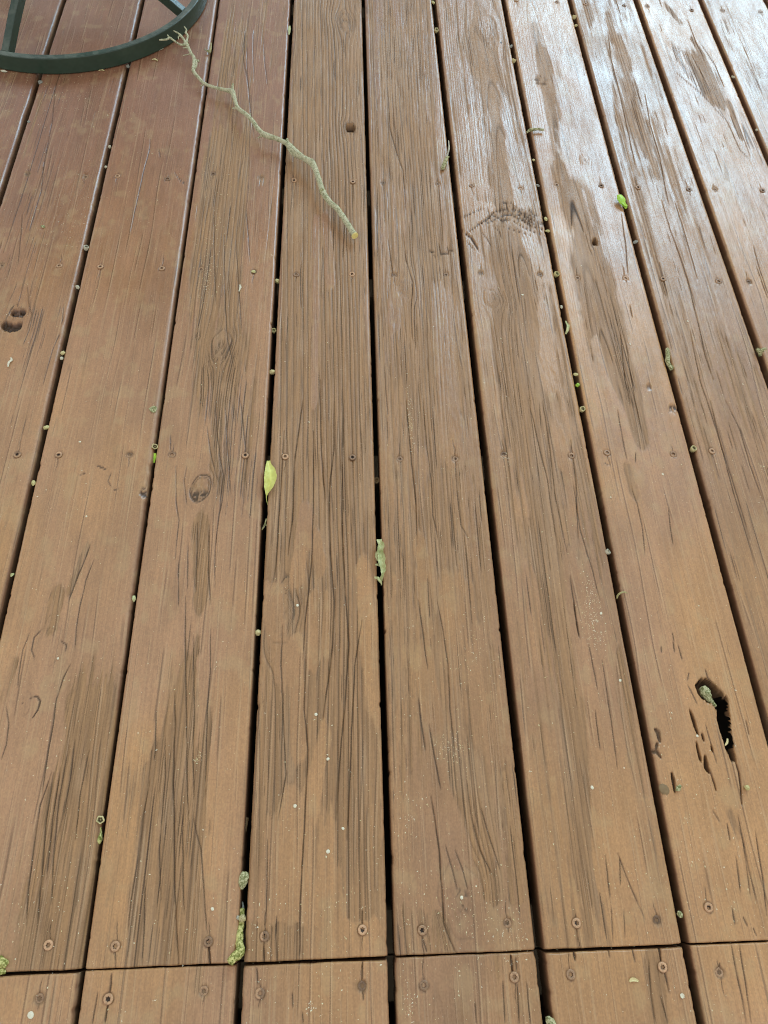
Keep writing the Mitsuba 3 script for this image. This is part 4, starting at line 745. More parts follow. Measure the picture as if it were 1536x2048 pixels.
def cup_mesh(r, seed):
    """an empty flower cup: a short tube with a rim, a hollow and a dark middle"""
    n = 18
    th = np.arange(n) * 2 * math.pi / n
    prof = [(0.15, -1.35), (0.60, -1.25), (0.85, -0.8), (0.98, -0.2), (1.0, 0.25), (0.93, 0.42), (0.74, 0.40), (0.60, 0.15), (0.52, -0.25), (0.28, -0.32), (0.22, -0.08), (0.03, -0.02)]
    dk = [0.1, 0.1, 0.1, 0.0, 0.0, 0.0, 0.15, 0.75, 0.95, 0.9, 0.35, 0.3]
    wob = 1 + 0.10 * np.sin(5 * th + seed) + 0.06 * np.sin(2 * th + seed * 2)
    v = np.concatenate([np.stack([a * r * wob * np.cos(th), a * r * wob * np.sin(th), np.full(n, z * r) + 0.06 * r * np.sin(3 * th + seed) * (z > 0)], -1) for a, z in prof])
    i, j = np.meshgrid(np.arange(len(prof) - 1), np.arange(n), indexing='ij')
    q = np.stack([i * n + j, i * n + (j + 1) % n, (i + 1) * n + (j + 1) % n, (i + 1) * n + j], -1).reshape(-1, 4)
    m = trimesh.Trimesh(v, np.vstack([q[:, [0, 1, 2]], q[:, [0, 2, 3]]]), process=False)
    return m, np.repeat(dk, n)


def blade(pts, widths, curl, seed, cols=9, cup=0.0, thick=0.00035, wrinkle=0.0):
    """a leaf or petal: a strip along the points, wide as given, bowed across by curl (radians), with a midrib"""
    p, w = smooth_path(pts, widths, 0.0016)
    t = np.gradient(p, axis=0)
    t /= np.linalg.norm(t, axis=1, keepdims=True) + 1e-12
    side = np.cross(t, [0, 0, 1.0])
    side /= np.linalg.norm(side, axis=1, keepdims=True) + 1e-9
    up = np.cross(side, t)
    s = np.linspace(-1, 1, cols)
    ang = np.asarray(curl) * s
    off = (np.sin(ang) / max(abs(float(curl)), 1e-3))[None, :, None] * side[:, None] * w[:, None, None]
    rise = ((1 - np.cos(ang)) / max(abs(float(curl)), 1e-3) * np.sign(curl))[None, :, None] * up[:, None] * w[:, None, None]
    v = p[:, None] + off + rise - up[:, None] * (np.exp(-(s / 0.12) ** 2) * 0.0003)[None, :, None]
    if wrinkle:
        v = v + up[:, None] * (wrinkle * (meshkit.fbm(v * 260 + seed, 2, seed) - 0.5) * 2)[..., None] + side[:, None] * (wrinkle * 0.7 * (meshkit.fbm(v * 200 + seed + 9, 2, seed + 1) - 0.5) * 2)[..., None]
    m, c = len(p), cols
    rib = np.tile(0.5 + 0.5 * np.exp(-(s / 0.15) ** 2), m)
    top, bot = v.reshape(-1, 3), (v - up[:, None] * thick).reshape(-1, 3)
    i, j = np.meshgrid(np.arange(m - 1), np.arange(c - 1), indexing='ij')
    q = np.stack([i * c + j, i * c + j + 1, (i + 1) * c + j + 1, (i + 1) * c + j], -1).reshape(-1, 4)
    n = m * c
    edge = []
    loop = list(range(c)) + [k * c + c - 1 for k in range(1, m)] + [(m - 1) * c + k for k in range(c - 2, -1, -1)] + [k * c for k in range(m - 2, 0, -1)]
    for a, b in zip(loop, loop[1:] + loop[:1]):
        edge.append([a, b, b + n, a + n])
    q = np.vstack([q, q[:, ::-1] + n, np.array(edge)[:, ::-1]])
    return trimesh.Trimesh(np.vstack([top, bot]), np.vstack([q[:, [0, 1, 2]], q[:, [0, 2, 3]]]), process=False), np.concatenate([rib, rib])


# ------------------------------------------------------------------ the metal base at the top left
CX, CY, RO, HR, WR = -0.5415, 1.5589, 0.2723, 0.0287, 0.0135


def ring_mesh():
    c = 0.0017
    prof = np.array([(RO - c, 0.001), (RO, 0.001 + c), (RO, HR - c), (RO - c * 0.4, HR - c * 0.3), (RO - c, HR), (RO - WR + c, HR), (RO - WR, HR - c), (RO - WR, 0.001 + c), (RO - WR + c, 0.001)])
    n = 200
    th = np.arange(n) * 2 * math.pi / n
    v = np.concatenate([np.stack([CX + r * np.cos(th), CY + r * np.sin(th), np.full(n, z)], -1) for r, z in prof])
    k = len(prof)
    i, j = np.meshgrid(np.arange(k), np.arange(n), indexing='ij')
    q = np.stack([i * n + j, i * n + (j + 1) % n, ((i + 1) % k) * n + (j + 1) % n, ((i + 1) % k) * n + j], -1).reshape(-1, 4)
    return v, q


def spoke_mesh(phi):
    """a rectangular tube that climbs from the ring to the post"""
    d = np.array([math.cos(phi), math.sin(phi), 0])
    s = np.array([-d[1], d[0], 0])
    secs = [(RO - WR - 0.0005, HR - 0.0008), (0.20, 0.060), (0.12, 0.098), (0.03, 0.130)]
    hw, hh, c = 0.0068, 0.020, 0.001
    prof = [(-hw, -hh), (hw, -hh), (hw, -c), (hw - c, 0), (-hw + c, 0), (-hw, -c)]
    v = np.concatenate([[np.array([CX, CY, 0]) + d * r + s * a + np.array([0, 0, z + b]) for a, b in prof] for r, z in secs])
    k = len(prof)
    q = [[i * k + j, i * k + (j + 1) % k, (i + 1) * k + (j + 1) % k, (i + 1) * k + j] for i in range(len(secs) - 1) for j in range(k)]
    f = [t for a, b, c_, d_ in q for t in ((a, c_, b), (a, d_, c_))] + [(0, j, j + 1) for j in range(1, k - 1)] + [((len(secs) - 1) * k, (len(secs) - 1) * k + j + 1, (len(secs) - 1) * k + j) for j in range(1, k - 1)]
    return v, np.array(f)


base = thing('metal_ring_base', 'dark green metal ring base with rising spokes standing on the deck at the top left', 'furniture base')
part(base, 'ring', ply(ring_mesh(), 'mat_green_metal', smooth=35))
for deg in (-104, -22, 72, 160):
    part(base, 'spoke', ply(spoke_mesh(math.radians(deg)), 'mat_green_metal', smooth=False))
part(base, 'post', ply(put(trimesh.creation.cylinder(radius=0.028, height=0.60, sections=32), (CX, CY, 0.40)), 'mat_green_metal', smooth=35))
part(base, 'top', ply(put(trimesh.creation.cylinder(radius=0.34, height=0.018, sections=64), (CX, CY, 0.709)), 'mat_green_metal', smooth=35))  # unseen top, added to shade the deck at the top left

# ------------------------------------------------------------------ the fallen branch
branch = thing('fallen_branch', 'long crooked dead branch speckled with pale lichen, lying across the boards', 'branch')
STEM = [((0.0190, 0.8816, 0.0110), 4.6), ((0.0044, 0.9122, 0.0130), 4.5), ((-0.0084, 0.9359, 0.0150), 4.4), ((-0.0189, 0.9472, 0.0160), 4.5), ((-0.0304, 0.9692, 0.0170), 4.6), ((-0.0364, 0.9919, 0.0180), 4.3), ((-0.0433, 1.0184, 0.0200), 4.4), ((-0.0502, 1.0375, 0.0200), 4.7), ((-0.0647, 1.0516, 0.0190), 4.6), ((-0.0795, 1.0672, 0.0170), 5.6),
        ((-0.0885, 1.0831, 0.0160), 4.9), ((-0.0957, 1.0926, 0.0160), 3.9), ((-0.1130, 1.1029, 0.0170), 3.7), ((-0.1309, 1.1078, 0.0190), 4.0), ((-0.1424, 1.1198, 0.0200), 3.7), ((-0.1548, 1.1435, 0.0200), 3.6), ((-0.1673, 1.1629, 0.0190), 3.6), ((-0.1827, 1.1826, 0.0170), 3.4), ((-0.1896, 1.2057, 0.0160), 3.2), ((-0.1963, 1.2307, 0.0150), 4.0),
        ((-0.2098, 1.2374, 0.0140), 2.9), ((-0.2308, 1.2443, 0.0140), 2.8), ((-0.2477, 1.2528, 0.0150), 2.8), ((-0.2603, 1.2697, 0.0160), 2.8), ((-0.2696, 1.2854, 0.0170), 3.0), ((-0.2703, 1.3049, 0.0180), 3.3), ((-0.2717, 1.3215, 0.0190), 3.0), ((-0.2784, 1.3357, 0.0195), 2.6), ((-0.2842, 1.3502, 0.0200), 2.8), ((-0.2896, 1.3607, 0.0210), 3.4), ((-0.2925, 1.3683, 0.0220), 2.6)]
stem = part(branch, 'stem', ply(limb([q[0] for q in STEM], [(1.22 if q[1] > 4.65 or 3.95 < q[1] < 4.05 else 0.98) * q[1] / 1000 for q in STEM], 18, 0.14, 3), 'mat_bark', smooth=True))
e0, e1 = np.array(STEM[0][0]), np.array(STEM[1][0])
ax = (e0 - e1) / np.linalg.norm(e0 - e1)
disc = trimesh.creation.cylinder(radius=0.0056, height=0.0012, sections=24)
disc.apply_transform(trimesh.geometry.align_vectors([0, 0, 1], ax))
disc.apply_translation(e0 + ax * 0.0024)
labels[part(branch, 'cut_end', ply(disc, 'mat_cut_wood', smooth=30))] = {'label': 'pale yellow cut end of the branch'}
SIDE = [([(-0.2896, 1.3607, 0.0210), (-0.2953, 1.3554, 0.0220), (-0.3008, 1.3565, 0.0225), (-0.3108, 1.3653, 0.0230), (-0.3196, 1.3725, 0.0240), (-0.3259, 1.3654, 0.0250), (-0.3375, 1.3613, 0.0260)], [2.4, 1.7, 1.3, 1.3, 1.9, 1.4, 1.3]), ([(-0.3194, 1.3709, 0.0240), (-0.3224, 1.3752, 0.0250), (-0.3243, 1.3781, 0.0260)], [1.4, 1.0, 0.9]),
        ([(-0.2905, 1.3620, 0.0220), (-0.2946, 1.3709, 0.0240), (-0.3003, 1.3791, 0.0250), (-0.3047, 1.3842, 0.0260), (-0.3114, 1.3884, 0.0270), (-0.3140, 1.3888, 0.0280)], [2.2, 1.6, 1.9, 1.3, 1.0, 0.9]), ([(-0.3007, 1.3782, 0.0250), (-0.3041, 1.3764, 0.0250), (-0.3036, 1.3687, 0.0240)], [1.6, 1.0, 0.7]),
        ([(-0.2885, 1.3605, 0.0220), (-0.2881, 1.3731, 0.0230), (-0.2878, 1.3809, 0.0240), (-0.2917, 1.3901, 0.0250), (-0.2912, 1.3964, 0.0260), (-0.2961, 1.4056, 0.0270)], [2.2, 1.5, 1.7, 1.2, 1.2, 0.8]), ([(-0.2884, 1.3825, 0.0240), (-0.2924, 1.3885, 0.0250), (-0.2926, 1.3908, 0.0255)], [1.3, 1.2, 1.0]),
        ([(-0.2841, 1.3486, 0.0200), (-0.2894, 1.3489, 0.0210), (-0.2938, 1.3478, 0.0210)], [1.5, 0.9, 0.7]), ([(-0.2801, 1.3334, 0.0190), (-0.2862, 1.3307, 0.0190), (-0.2923, 1.3280, 0.0190)], [0.9, 0.6, 0.6]),
        ([(-0.2715, 1.3200, 0.0190), (-0.2658, 1.3151, 0.0180), (-0.2621, 1.3146, 0.0180)], [1.8, 1.5, 1.9]), ([(-0.2697, 1.2869, 0.0170), (-0.2668, 1.2960, 0.0180), (-0.2657, 1.3065, 0.0190), (-0.2694, 1.3170, 0.0190)], [1.8, 1.9, 1.9, 1.6]),
        ([(-0.2474, 1.2528, 0.0150), (-0.2521, 1.2563, 0.0100), (-0.2559, 1.2597, 0.0060)], [1.6, 1.3, 1.1]), ([(-0.1963, 1.2307, 0.0150), (-0.1957, 1.2373, 0.0190), (-0.1946, 1.2425, 0.0230)], [3.0, 2.2, 1.2]), ([(-0.1838, 1.1841, 0.0160), (-0.1895, 1.1862, 0.0140), (-0.1934, 1.1884, 0.0120)], [1.5, 1.1, 1.0]),
        ([(-0.1345, 1.1098, 0.0180), (-0.1407, 1.1157, 0.0110), (-0.1458, 1.1201, 0.0050)], [1.7, 1.3, 1.1]), ([(-0.0886, 1.0844, 0.0160), (-0.0920, 1.0931, 0.0190), (-0.0938, 1.0975, 0.0200)], [2.4, 1.6, 2.0]), ([(-0.1623, 1.1541, 0.0200), (-0.1597, 1.1580, 0.0220), (-0.1588, 1.1593, 0.0230)], [1.4, 1.0, 0.8]), ([(-0.0519, 1.0393, 0.0200), (-0.0493, 1.0417, 0.0230), (-0.0501, 1.0440, 0.0240)], [1.6, 1.0, 0.8])]
for n, (p, r) in enumerate(SIDE):
    part(branch, 'side_twig', ply(limb(p, [1.15 * x / 1000 for x in r], 9, 0.16, 20 + n, 0.0015), 'mat_bark', smooth=True))
for n, (at, r) in enumerate([((-0.0836, 1.0772, 0.0120), (6, 6.5, 5.5)), ((-0.1980, 1.2337, 0.0140), (4.6, 4.4, 4)), ((-0.2879, 1.3594, 0.0200), (3.6, 4, 3)), ((-0.0321, 0.9728, 0.0170), (5, 5.2, 4.9)), ((-0.0485, 1.0332, 0.0200), (4.9, 5.1, 4.9)), ((-0.0606, 1.0493, 0.0180), (5.2, 4.8, 4.8)), ((-0.1319, 1.1086, 0.0180), (4.4, 4.3, 4.2))]):
    part(branch, 'lichen', ply(put(lump(np.array(r) / 1000, 40 + n, 0.32, 2.2), at, n), 'mat_lichen', smooth=True))

# ------------------------------------------------------------------ loose twigs
GAP = ['first', 'second', 'third', 'fourth', 'fifth', 'sixth', 'seventh', 'eighth', 'ninth', 'tenth']


def twig(label, pts, rad, mat='mat_lichen', seed=0, bump=0.3, tips=()):
    k = thing('twig', label, 'twig')
    part(k, 'stem', ply(limb(pts, [r / 1000 for r in rad], 12, bump, seed, 0.0014), mat, smooth=True))
    for p, r, mt in tips:
        part(k, 'tip', ply(limb(p, [x / 1000 for x in r], 9, bump, seed + 3, 0.0012), mt, smooth=True))
    return k


twig('lichen covered bent twig in the wide gap by the butt joint, bottom left', [(-0.1023, -0.0453, -0.0060), (-0.1027, -0.0548, -0.0060), (-0.1028, -0.0639, -0.0040), (-0.1023, -0.0732, -0.0010), (-0.1005, -0.0787, 0.0030), (-0.1033, -0.0824, 0.0050), (-0.1067, -0.0854, 0.0060), (-0.1093, -0.0885, 0.0060)], [3.0, 3.6, 3.4, 3.6, 4.6, 4.6, 4.0, 3.8], 'mat_lichen_yellow', 61, 0.32,
     [([(-0.1029, -0.0528, -0.0030), (-0.1007, -0.0528, -0.0010), (-0.0987, -0.0519, 0.0000)], [2.6, 3.4, 2.4], 'mat_bud'), ([(-0.1047, -0.0527, -0.0020), (-0.1060, -0.0517, 0.0000)], [1.8, 1.6], 'mat_bud_white'), ([(-0.1015, -0.0464, -0.0080), (-0.1020, -0.0430, -0.0100), (-0.1030, -0.0396, -0.0120)], [1.4, 1.2, 0.7], 'mat_bud_grey')])
twig('stubby lichen crusted twig stuck in the gap just above the bent lichen twig', [(-0.1014, -0.0136, -0.0030), (-0.1018, -0.0184, -0.0010), (-0.1028, -0.0233, -0.0030), (-0.1040, -0.0269, -0.0060)], [3.6, 4.6, 3.9, 3.0], 'mat_lichen', 62, 0.35)
twig('brown weathered stick end hanging deep in the gap above the stubby lichen twig', [(-0.1051, 0.0380, -0.0160), (-0.1057, 0.0322, -0.0150), (-0.1064, 0.0246, -0.0160)], [3.2, 3.6, 3.0], 'mat_brown', 63, 0.3)
twig('thin forked twig with a white upper half leaning across the sixth gap', [(0.1734, 1.0546, 0.0030), (0.1772, 1.0649, 0.0060), (0.1811, 1.0754, 0.0080), (0.1852, 1.0809, 0.0070)], [3.0, 3.4, 2.8, 1.8], 'mat_lichen', 64, 0.3, [([(0.1803, 1.0754, 0.0080), (0.1853, 1.0929, 0.0060), (0.1888, 1.1106, 0.0030), (0.1906, 1.1382, -0.0020)], [1.5, 1.3, 1.7, 0.9], 'mat_bud_white')])
twig('small dark green twig lying straight across the seventh gap and onto the board', [(0.3351, 1.1611, 0.0020), (0.3403, 1.1640, 0.0050), (0.3497, 1.1658, 0.0050), (0.3572, 1.1668, 0.0050), (0.3653, 1.1651, 0.0050)], [2.2, 2.6, 2.3, 2.0, 2.2], 'mat_lichen', 65, 0.35)
twig('green curved lichen twig standing in the eighth gap right of centre', [(0.4865, 0.6644, 0.0020), (0.4842, 0.6540, 0.0030), (0.4817, 0.6427, 0.0030), (0.4825, 0.6342, 0.0020), (0.4860, 0.6276, 0.0010)], [2.6, 3.4, 3.2, 2.8, 3.4], 'mat_lichen', 66, 0.34)
twig('pale grey lichen sprig in the ninth gap at the right edge', [(0.6250, 0.6645, 0.0040), (0.6278, 0.6590, 0.0060), (0.6309, 0.6594, 0.0090), (0.6345, 0.6606, 0.0100)], [2.2, 3.6, 2.4, 1.6], 'mat_lichen', 67, 0.45, [([(0.6283, 0.6589, 0.0050), (0.6291, 0.6545, 0.0000)], [2.8, 2.4], 'mat_lichen')])
twig('tiny white tipped forked twig beside the third gap next to the branch', [(-0.2487, 1.3717, 0.0020), (-0.2519, 1.3695, 0.0040), (-0.2557, 1.3715, 0.0050)], [2.4, 2.0, 1.2], 'mat_lichen', 68, 0.3, [([(-0.2495, 1.3714, 0.0030), (-0.2479, 1.3792, 0.0050), (-0.2492, 1.3953, 0.0050)], [2.0, 1.5, 1.1], 'mat_bud_green'), ([(-0.2557, 1.3715, 0.0050), (-0.2593, 1.3727, 0.0060)], [1.2, 1.7], 'mat_bud_white')])
twig('grey green lichen fragment lying in the rotten hole of the board at lower right', [(0.4194, 0.1625, -0.0040), (0.4213, 0.1576, -0.0030), (0.4235, 0.1518, -0.0030), (0.4269, 0.1468, -0.0040), (0.4314, 0.1412, -0.0050)], [4.2, 6.2, 5.0, 3.0, 1.6], 'mat_lichen', 69, 0.6)
twig('thin wiry tendril curling out of the seventh gap in the lower half', [(0.3379, 0.2741, -0.0020), (0.3378, 0.2762, 0.0030), (0.3401, 0.2777, 0.0060), (0.3458, 0.2793, 0.0050), (0.3501, 0.2790, 0.0020)], [1.2, 1.1, 1.2, 0.8, 0.5], 'mat_bud_green', 70, 0.2)
twig('mossy yellow green stick end in the gap under the large pale cup at lower left', [(-0.2522, 0.0327, -0.0050), (-0.2516, 0.0266, -0.0060), (-0.2511, 0.0219, -0.0050), (-0.2518, 0.0178, -0.0060)], [1.8, 2.0, 2.8, 2.2], 'mat_lichen_yellow', 71, 0.35)
twig('dry brown sprig of thin stems deep in the fourth gap below the lime leaf', [(-0.0980, 0.3861, -0.0040), (-0.1003, 0.3786, -0.0060), (-0.1034, 0.3725, -0.0080)], [0.9, 1.0, 0.8], 'mat_bud_green', 72, 0.2, [([(-0.1015, 0.3748, -0.0070), (-0.0996, 0.3788, -0.0050), (-0.0971, 0.3771, -0.0060)], [0.9, 1.3, 0.8], 'mat_lichen')])


# ------------------------------------------------------------------ leaves
def leaf(label, pts, widths, curl, mat, seed, wrinkle=0.0, stalk=None, extra=()):
    k = thing('leaf', label, 'leaf')
    m, rib = blade(pts, [w / 1000 for w in widths], curl, seed, 11, wrinkle=wrinkle / 1000)
    part(k, 'blade', ply(m, mat, smooth=True, uv=shade(m, rib)))
    if stalk:
        part(k, 'stalk', ply(limb(stalk[0], [r / 1000 for r in stalk[1]], 8, 0.1, seed), mat, smooth=True))
    for pts2, w2, c2 in extra:
        m, rib = blade(pts2, [w / 1000 for w in w2], c2, seed + 1, 7, wrinkle=wrinkle / 1000)
        part(k, 'lobe', ply(m, mat, smooth=True, uv=shade(m, rib)))


leaf('lime yellow folded leaf standing in the fourth gap left of centre', [(-0.0978, 0.4649, 0.0080), (-0.0967, 0.4560, 0.0090), (-0.0942, 0.4464, 0.0100), (-0.0939, 0.4373, 0.0090), (-0.0963, 0.4264, 0.0060), (-0.0989, 0.4174, 0.0010)], [2.2, 5.0, 8.0, 9.2, 6.2, 0.8], 0.85, 'mat_leaf_lime', 81, 1.3,
     ([(-0.0989, 0.4174, 0.0010), (-0.0991, 0.4129, -0.0030), (-0.0973, 0.4077, -0.0070)], [0.7, 0.6, 0.5]))
leaf('bright green leaf scrap with a yellow lower edge at the eighth gap', [(0.4740, 0.9945, 0.0080), (0.4746, 0.9858, 0.0090), (0.4762, 0.9785, 0.0080), (0.4799, 0.9737, 0.0050), (0.4842, 0.9702, 0.0010)], [5.0, 7.5, 7.0, 4.5, 2.8], -0.55, 'mat_leaf_green', 82, 0.5,
     None, [([(0.4755, 0.9772, 0.0070), (0.4793, 0.9725, 0.0060), (0.4842, 0.9714, 0.0040)], [3.0, 3.6, 1.5], 0.3)])
leaf('withered pale green leaf twisted lengthwise in the fifth gap at the centre of the deck', [(0.0451, 0.3517, 0.0050), (0.0460, 0.3421, 0.0080), (0.0459, 0.3342, 0.0060), (0.0474, 0.3237, 0.0070), (0.0478, 0.3146, 0.0050), (0.0476, 0.3060, 0.0050), (0.0469, 0.2980, 0.0020)], [4.5, 5.0, 6.0, 7.0, 5.0, 4.0, 2.0], 1.6, 'mat_leaf_dry', 83, 3.2,
     None, [([(0.0378, 0.3023, 0.0030), (0.0419, 0.3004, 0.0060), (0.0454, 0.2959, 0.0060), (0.0462, 0.2926, 0.0010)], [1.2, 2.6, 2.4, 0.8], -0.9), ([(0.0425, 0.3407, 0.0020), (0.0410, 0.3335, 0.0030), (0.0421, 0.3249, 0.0010)], [1.2, 2.0, 1.0], 1.0), ([(0.0401, 0.3196, 0.0010), (0.0425, 0.3194, 0.0030), (0.0450, 0.3184, 0.0020)], [1.0, 1.8, 1.0], -0.8)])
leaf('small green leaf bit down in the third gap under the yellow cup', [(-0.2500, 0.4843, -0.0040), (-0.2498, 0.4780, -0.0050), (-0.2504, 0.4707, -0.0070)], [2.2, 3.4, 1.4], 0.8, 'mat_leaf_green', 84, 0.8)
leaf('tiny green leaf tip poking from the third gap low on the left', [(-0.2502, 0.2846, -0.0030), (-0.2493, 0.2798, -0.0020), (-0.2510, 0.2771, -0.0050)], [1.4, 2.6, 1.0], 0.8, 'mat_leaf_dry', 85, 0.6)
leaf('small narrow green leaf bit in the fourth gap at the top', [(-0.1017, 1.4692, 0.0010), (-0.1021, 1.4536, 0.0020), (-0.1028, 1.4403, 0.0000)], [1.8, 3.4, 1.4], 0.9, 'mat_leaf_dry', 86, 0.9)
leaf('curled yellowish leaf scrap in the seventh gap right of the oval knot', [(0.3393, 0.7175, 0.0010), (0.3399, 0.7041, 0.0050), (0.3384, 0.6971, 0.0040), (0.3359, 0.6928, 0.0000)], [1.0, 2.4, 2.8, 1.0], 1.1, 'mat_leaf_dry', 87, 1.0)
leaf('pale leaf scale at the lower end of the second gap on the left edge', [(-0.3978, 0.3095, -0.0010), (-0.3950, 0.3103, 0.0020), (-0.3930, 0.3122, 0.0020)], [0.8, 2.4, 1.0], 0.8, 'mat_leaf_dry', 88, 0.4)


# ------------------------------------------------------------------ buds, cups and crumbs
def cup(label, at, r, mat='mat_bud', tilt=0.3, yaw=0.0):
    m, dk = cup_mesh(r / 1000, yaw * 3 + r)
    m = put(m, at, yaw, tilt)
    thing('flower_cup', label, 'flower cup', 'empty flower cups lodged in the gaps', ply(m, mat, smooth=True, uv=shade(m, dk)))


def bead(label, at, r, mat, seed, name='bud', cat='bud', group='small buds lodged in the gaps', amp=0.45):
    m = put(lump(np.array(r) / 1000, seed, amp, 1.5), at, seed * 1.3)
    thing(name, label, cat, group, ply(m, mat, smooth=True, uv=shade(m, 0.0)))


cup('large pale cup in the third gap at lower left, above the mossy stick end', (-0.2514, 0.0398, -0.0005), 3.9, 'mat_bud', 0.25, 0.4)
cup('pale round cup in the seventh gap at right, below two green beads', (0.3399, 0.5562, -0.0005), 4.1, 'mat_bud', 0.2, 1.1)
cup('pale six sided cup in the eighth gap, level with the middle screw row', (0.4867, 0.4906, -0.0005), 4.3, 'mat_bud', 0.2, 2.3)
cup('yellow cup in the third gap beside the screws, at left centre', (-0.2494, 0.4923, -0.0005), 3.8, 'mat_bud', 0.5, 0.2)
cup('dull cup sunk in the fourth gap, uppermost of two there', (-0.1020, 0.6982, -0.0060), 3.6, 'mat_bud_green', 0.2, 0.7)
cup('pale cup in the second gap at upper left', (-0.3966, 0.8545, 0.0005), 4.0, 'mat_bud_white', 0.5, 2.2)
cup('yellow cup at the top of the sixth gap', (0.1904, 1.4747, 0.0010), 4.2, 'mat_bud', 0.3, 0.6)
cup('cream cup at the top of the seventh gap, under a greyish bud', (0.3378, 1.3828, 0.0010), 4.2, 'mat_bud', 0.6, 2.5)
cup('yellow green cup in the seventh gap beside the third screw row', (0.3405, 0.8162, -0.0005), 4.4, 'mat_bud_green', 0.4, 1.4)
cup('pale cup stuck halfway down the seventh gap in the lower right half', (0.3370, 0.3358, 0.0000), 3.4, 'mat_bud_white', 0.7, 1.9)
cup('cream cup at the very top of the eighth gap', (0.4833, 1.5425, 0.0010), 4.0, 'mat_bud', 0.7, 2.9)
cup('brown empty seed cup deep in the fifth gap', (0.0445, 0.4472, -0.0130), 4.2, 'mat_brown', 0.3, 0.9)
BUDS = [('white bud in the second gap under the large pale cup', (-0.3964, 0.7729, -0.0010), (2.6, 3.0, 2.6), 'mat_bud_white'), ('yellow bud in the second gap left of the plain board, upper of a pair', (-0.3959, 0.6472, 0.0000), (2.6, 3.2, 2.6), 'mat_bud'),
        ('white bud in the second gap left of the plain board, lower of a pair', (-0.3961, 0.6378, -0.0005), (2.2, 2.4, 2.2), 'mat_bud_white'), ('grey green bud in the second gap level with the first lower left screw', (-0.3957, 0.5221, -0.0010), (2.8, 3.6, 2.6), 'mat_bud_green'),
        ('green grey bud in the second gap at the left, under the lone left screw', (-0.3958, 0.4374, -0.0010), (2.2, 3.6, 2.2), 'mat_bud_green'), ('grey bud in the first gap just below the metal ring', (-0.5434, 1.2642, 0.0000), (3.8, 3.8, 3.4), 'mat_bud_grey'),
        ('small grey bud in the first gap above the top left screw', (-0.5417, 1.1525, 0.0000), (2.4, 2.6, 2.2), 'mat_bud_grey'), ('pale grey bud in the second gap above the second screw row, upper one', (-0.3962, 1.0939, -0.0005), (2.4, 2.6, 2.4), 'mat_bud_white'),
        ('pale grey bud in the second gap just above the second screw row', (-0.3952, 1.0422, -0.0005), (2.0, 2.2, 2.0), 'mat_bud_white'), ('grey bud in the second gap right under the metal ring', (-0.3961, 1.3208, 0.0000), (2.8, 3.4, 2.6), 'mat_bud_grey'),
        ('yellow bud with a brown tip in the fourth gap', (-0.1010, 0.6199, -0.0040), (3.0, 4.4, 3.0), 'mat_bud'), ('cream bud deep in the fourth gap, lowest on the left of centre', (-0.1011, 0.2375, -0.0050), (3.6, 3.2, 3.0), 'mat_bud'),
        ('pale husk in the fourth gap beside the worn board screws', (-0.1011, 0.7970, -0.0060), (3.0, 4.2, 3.0), 'mat_bud_green'), ('greyish bud at the top of the seventh gap', (0.3369, 1.4294, 0.0000), (2.8, 4.2, 2.6), 'mat_bud_grey'),
        ('dark green bud at the very top of the sixth gap', (0.1902, 1.5752, 0.0000), (2.4, 5.0, 2.2), 'mat_bud_green'), ('cream bud under the cup at the top of the eighth gap', (0.4819, 1.5118, 0.0000), (2.4, 3.6, 2.2), 'mat_bud'),
        ('white bud in the seventh gap right of the oval knot', (0.3377, 0.7465, 0.0000), (1.8, 3.2, 1.8), 'mat_bud_white'), ('yellow green bead in the seventh gap, upper of two', (0.3396, 0.6168, 0.0000), (2.2, 3.6, 2.4), 'mat_bud_green'),
        ('bright green bead in the seventh gap, lower of two', (0.3395, 0.5979, 0.0000), (2.8, 2.8, 2.6), 'mat_leaf_green'), ('pale bud in the ninth gap near the top right', (0.7738, 1.3541, 0.0000), (2.0, 3.8, 2.0), 'mat_bud_white'),
        ('pale speck like bud in the tenth gap by the right edge', (0.7758, 1.1912, 0.0000), (2.2, 2.6, 2.0), 'mat_bud_white'), ('pale green bud in the seventh gap beside the crazed patch, upper of two', (0.3397, 0.9402, 0.0000), (2.4, 4.0, 2.2), 'mat_bud_green'),
        ('pale green bud in the seventh gap beside the crazed patch, lower of two', (0.3388, 0.9119, 0.0000), (2.0, 4.2, 2.0), 'mat_bud_green'), ('cream bud in the seventh gap between the green twig and the second screw row', (0.3382, 1.0874, 0.0010), (2.2, 1.8, 1.8), 'mat_bud'),
        ('grey bud in the seventh gap at the second screw row', (0.3370, 1.0224, 0.0000), (1.8, 3.6, 1.8), 'mat_bud_grey'), ('grey green bud in the eighth gap below the bright green leaf', (0.4841, 0.8917, -0.0010), (2.8, 4.4, 2.4), 'mat_bud_grey'),
        ('green bead lying on the painted board at lower right below the rotten hole', (0.4407, 0.0526, 0.0030), (2.6, 2.6, 2.6), 'mat_bud_green'), ('white bead in the small hole beside the round knot on the lower left board', (-0.3239, 0.2088, 0.0005), (1.2, 1.2, 1.2), 'mat_petal')]
for n, (lab, at, r, mt) in enumerate(BUDS):
    bead(lab, at, r, mt, 100 + n)
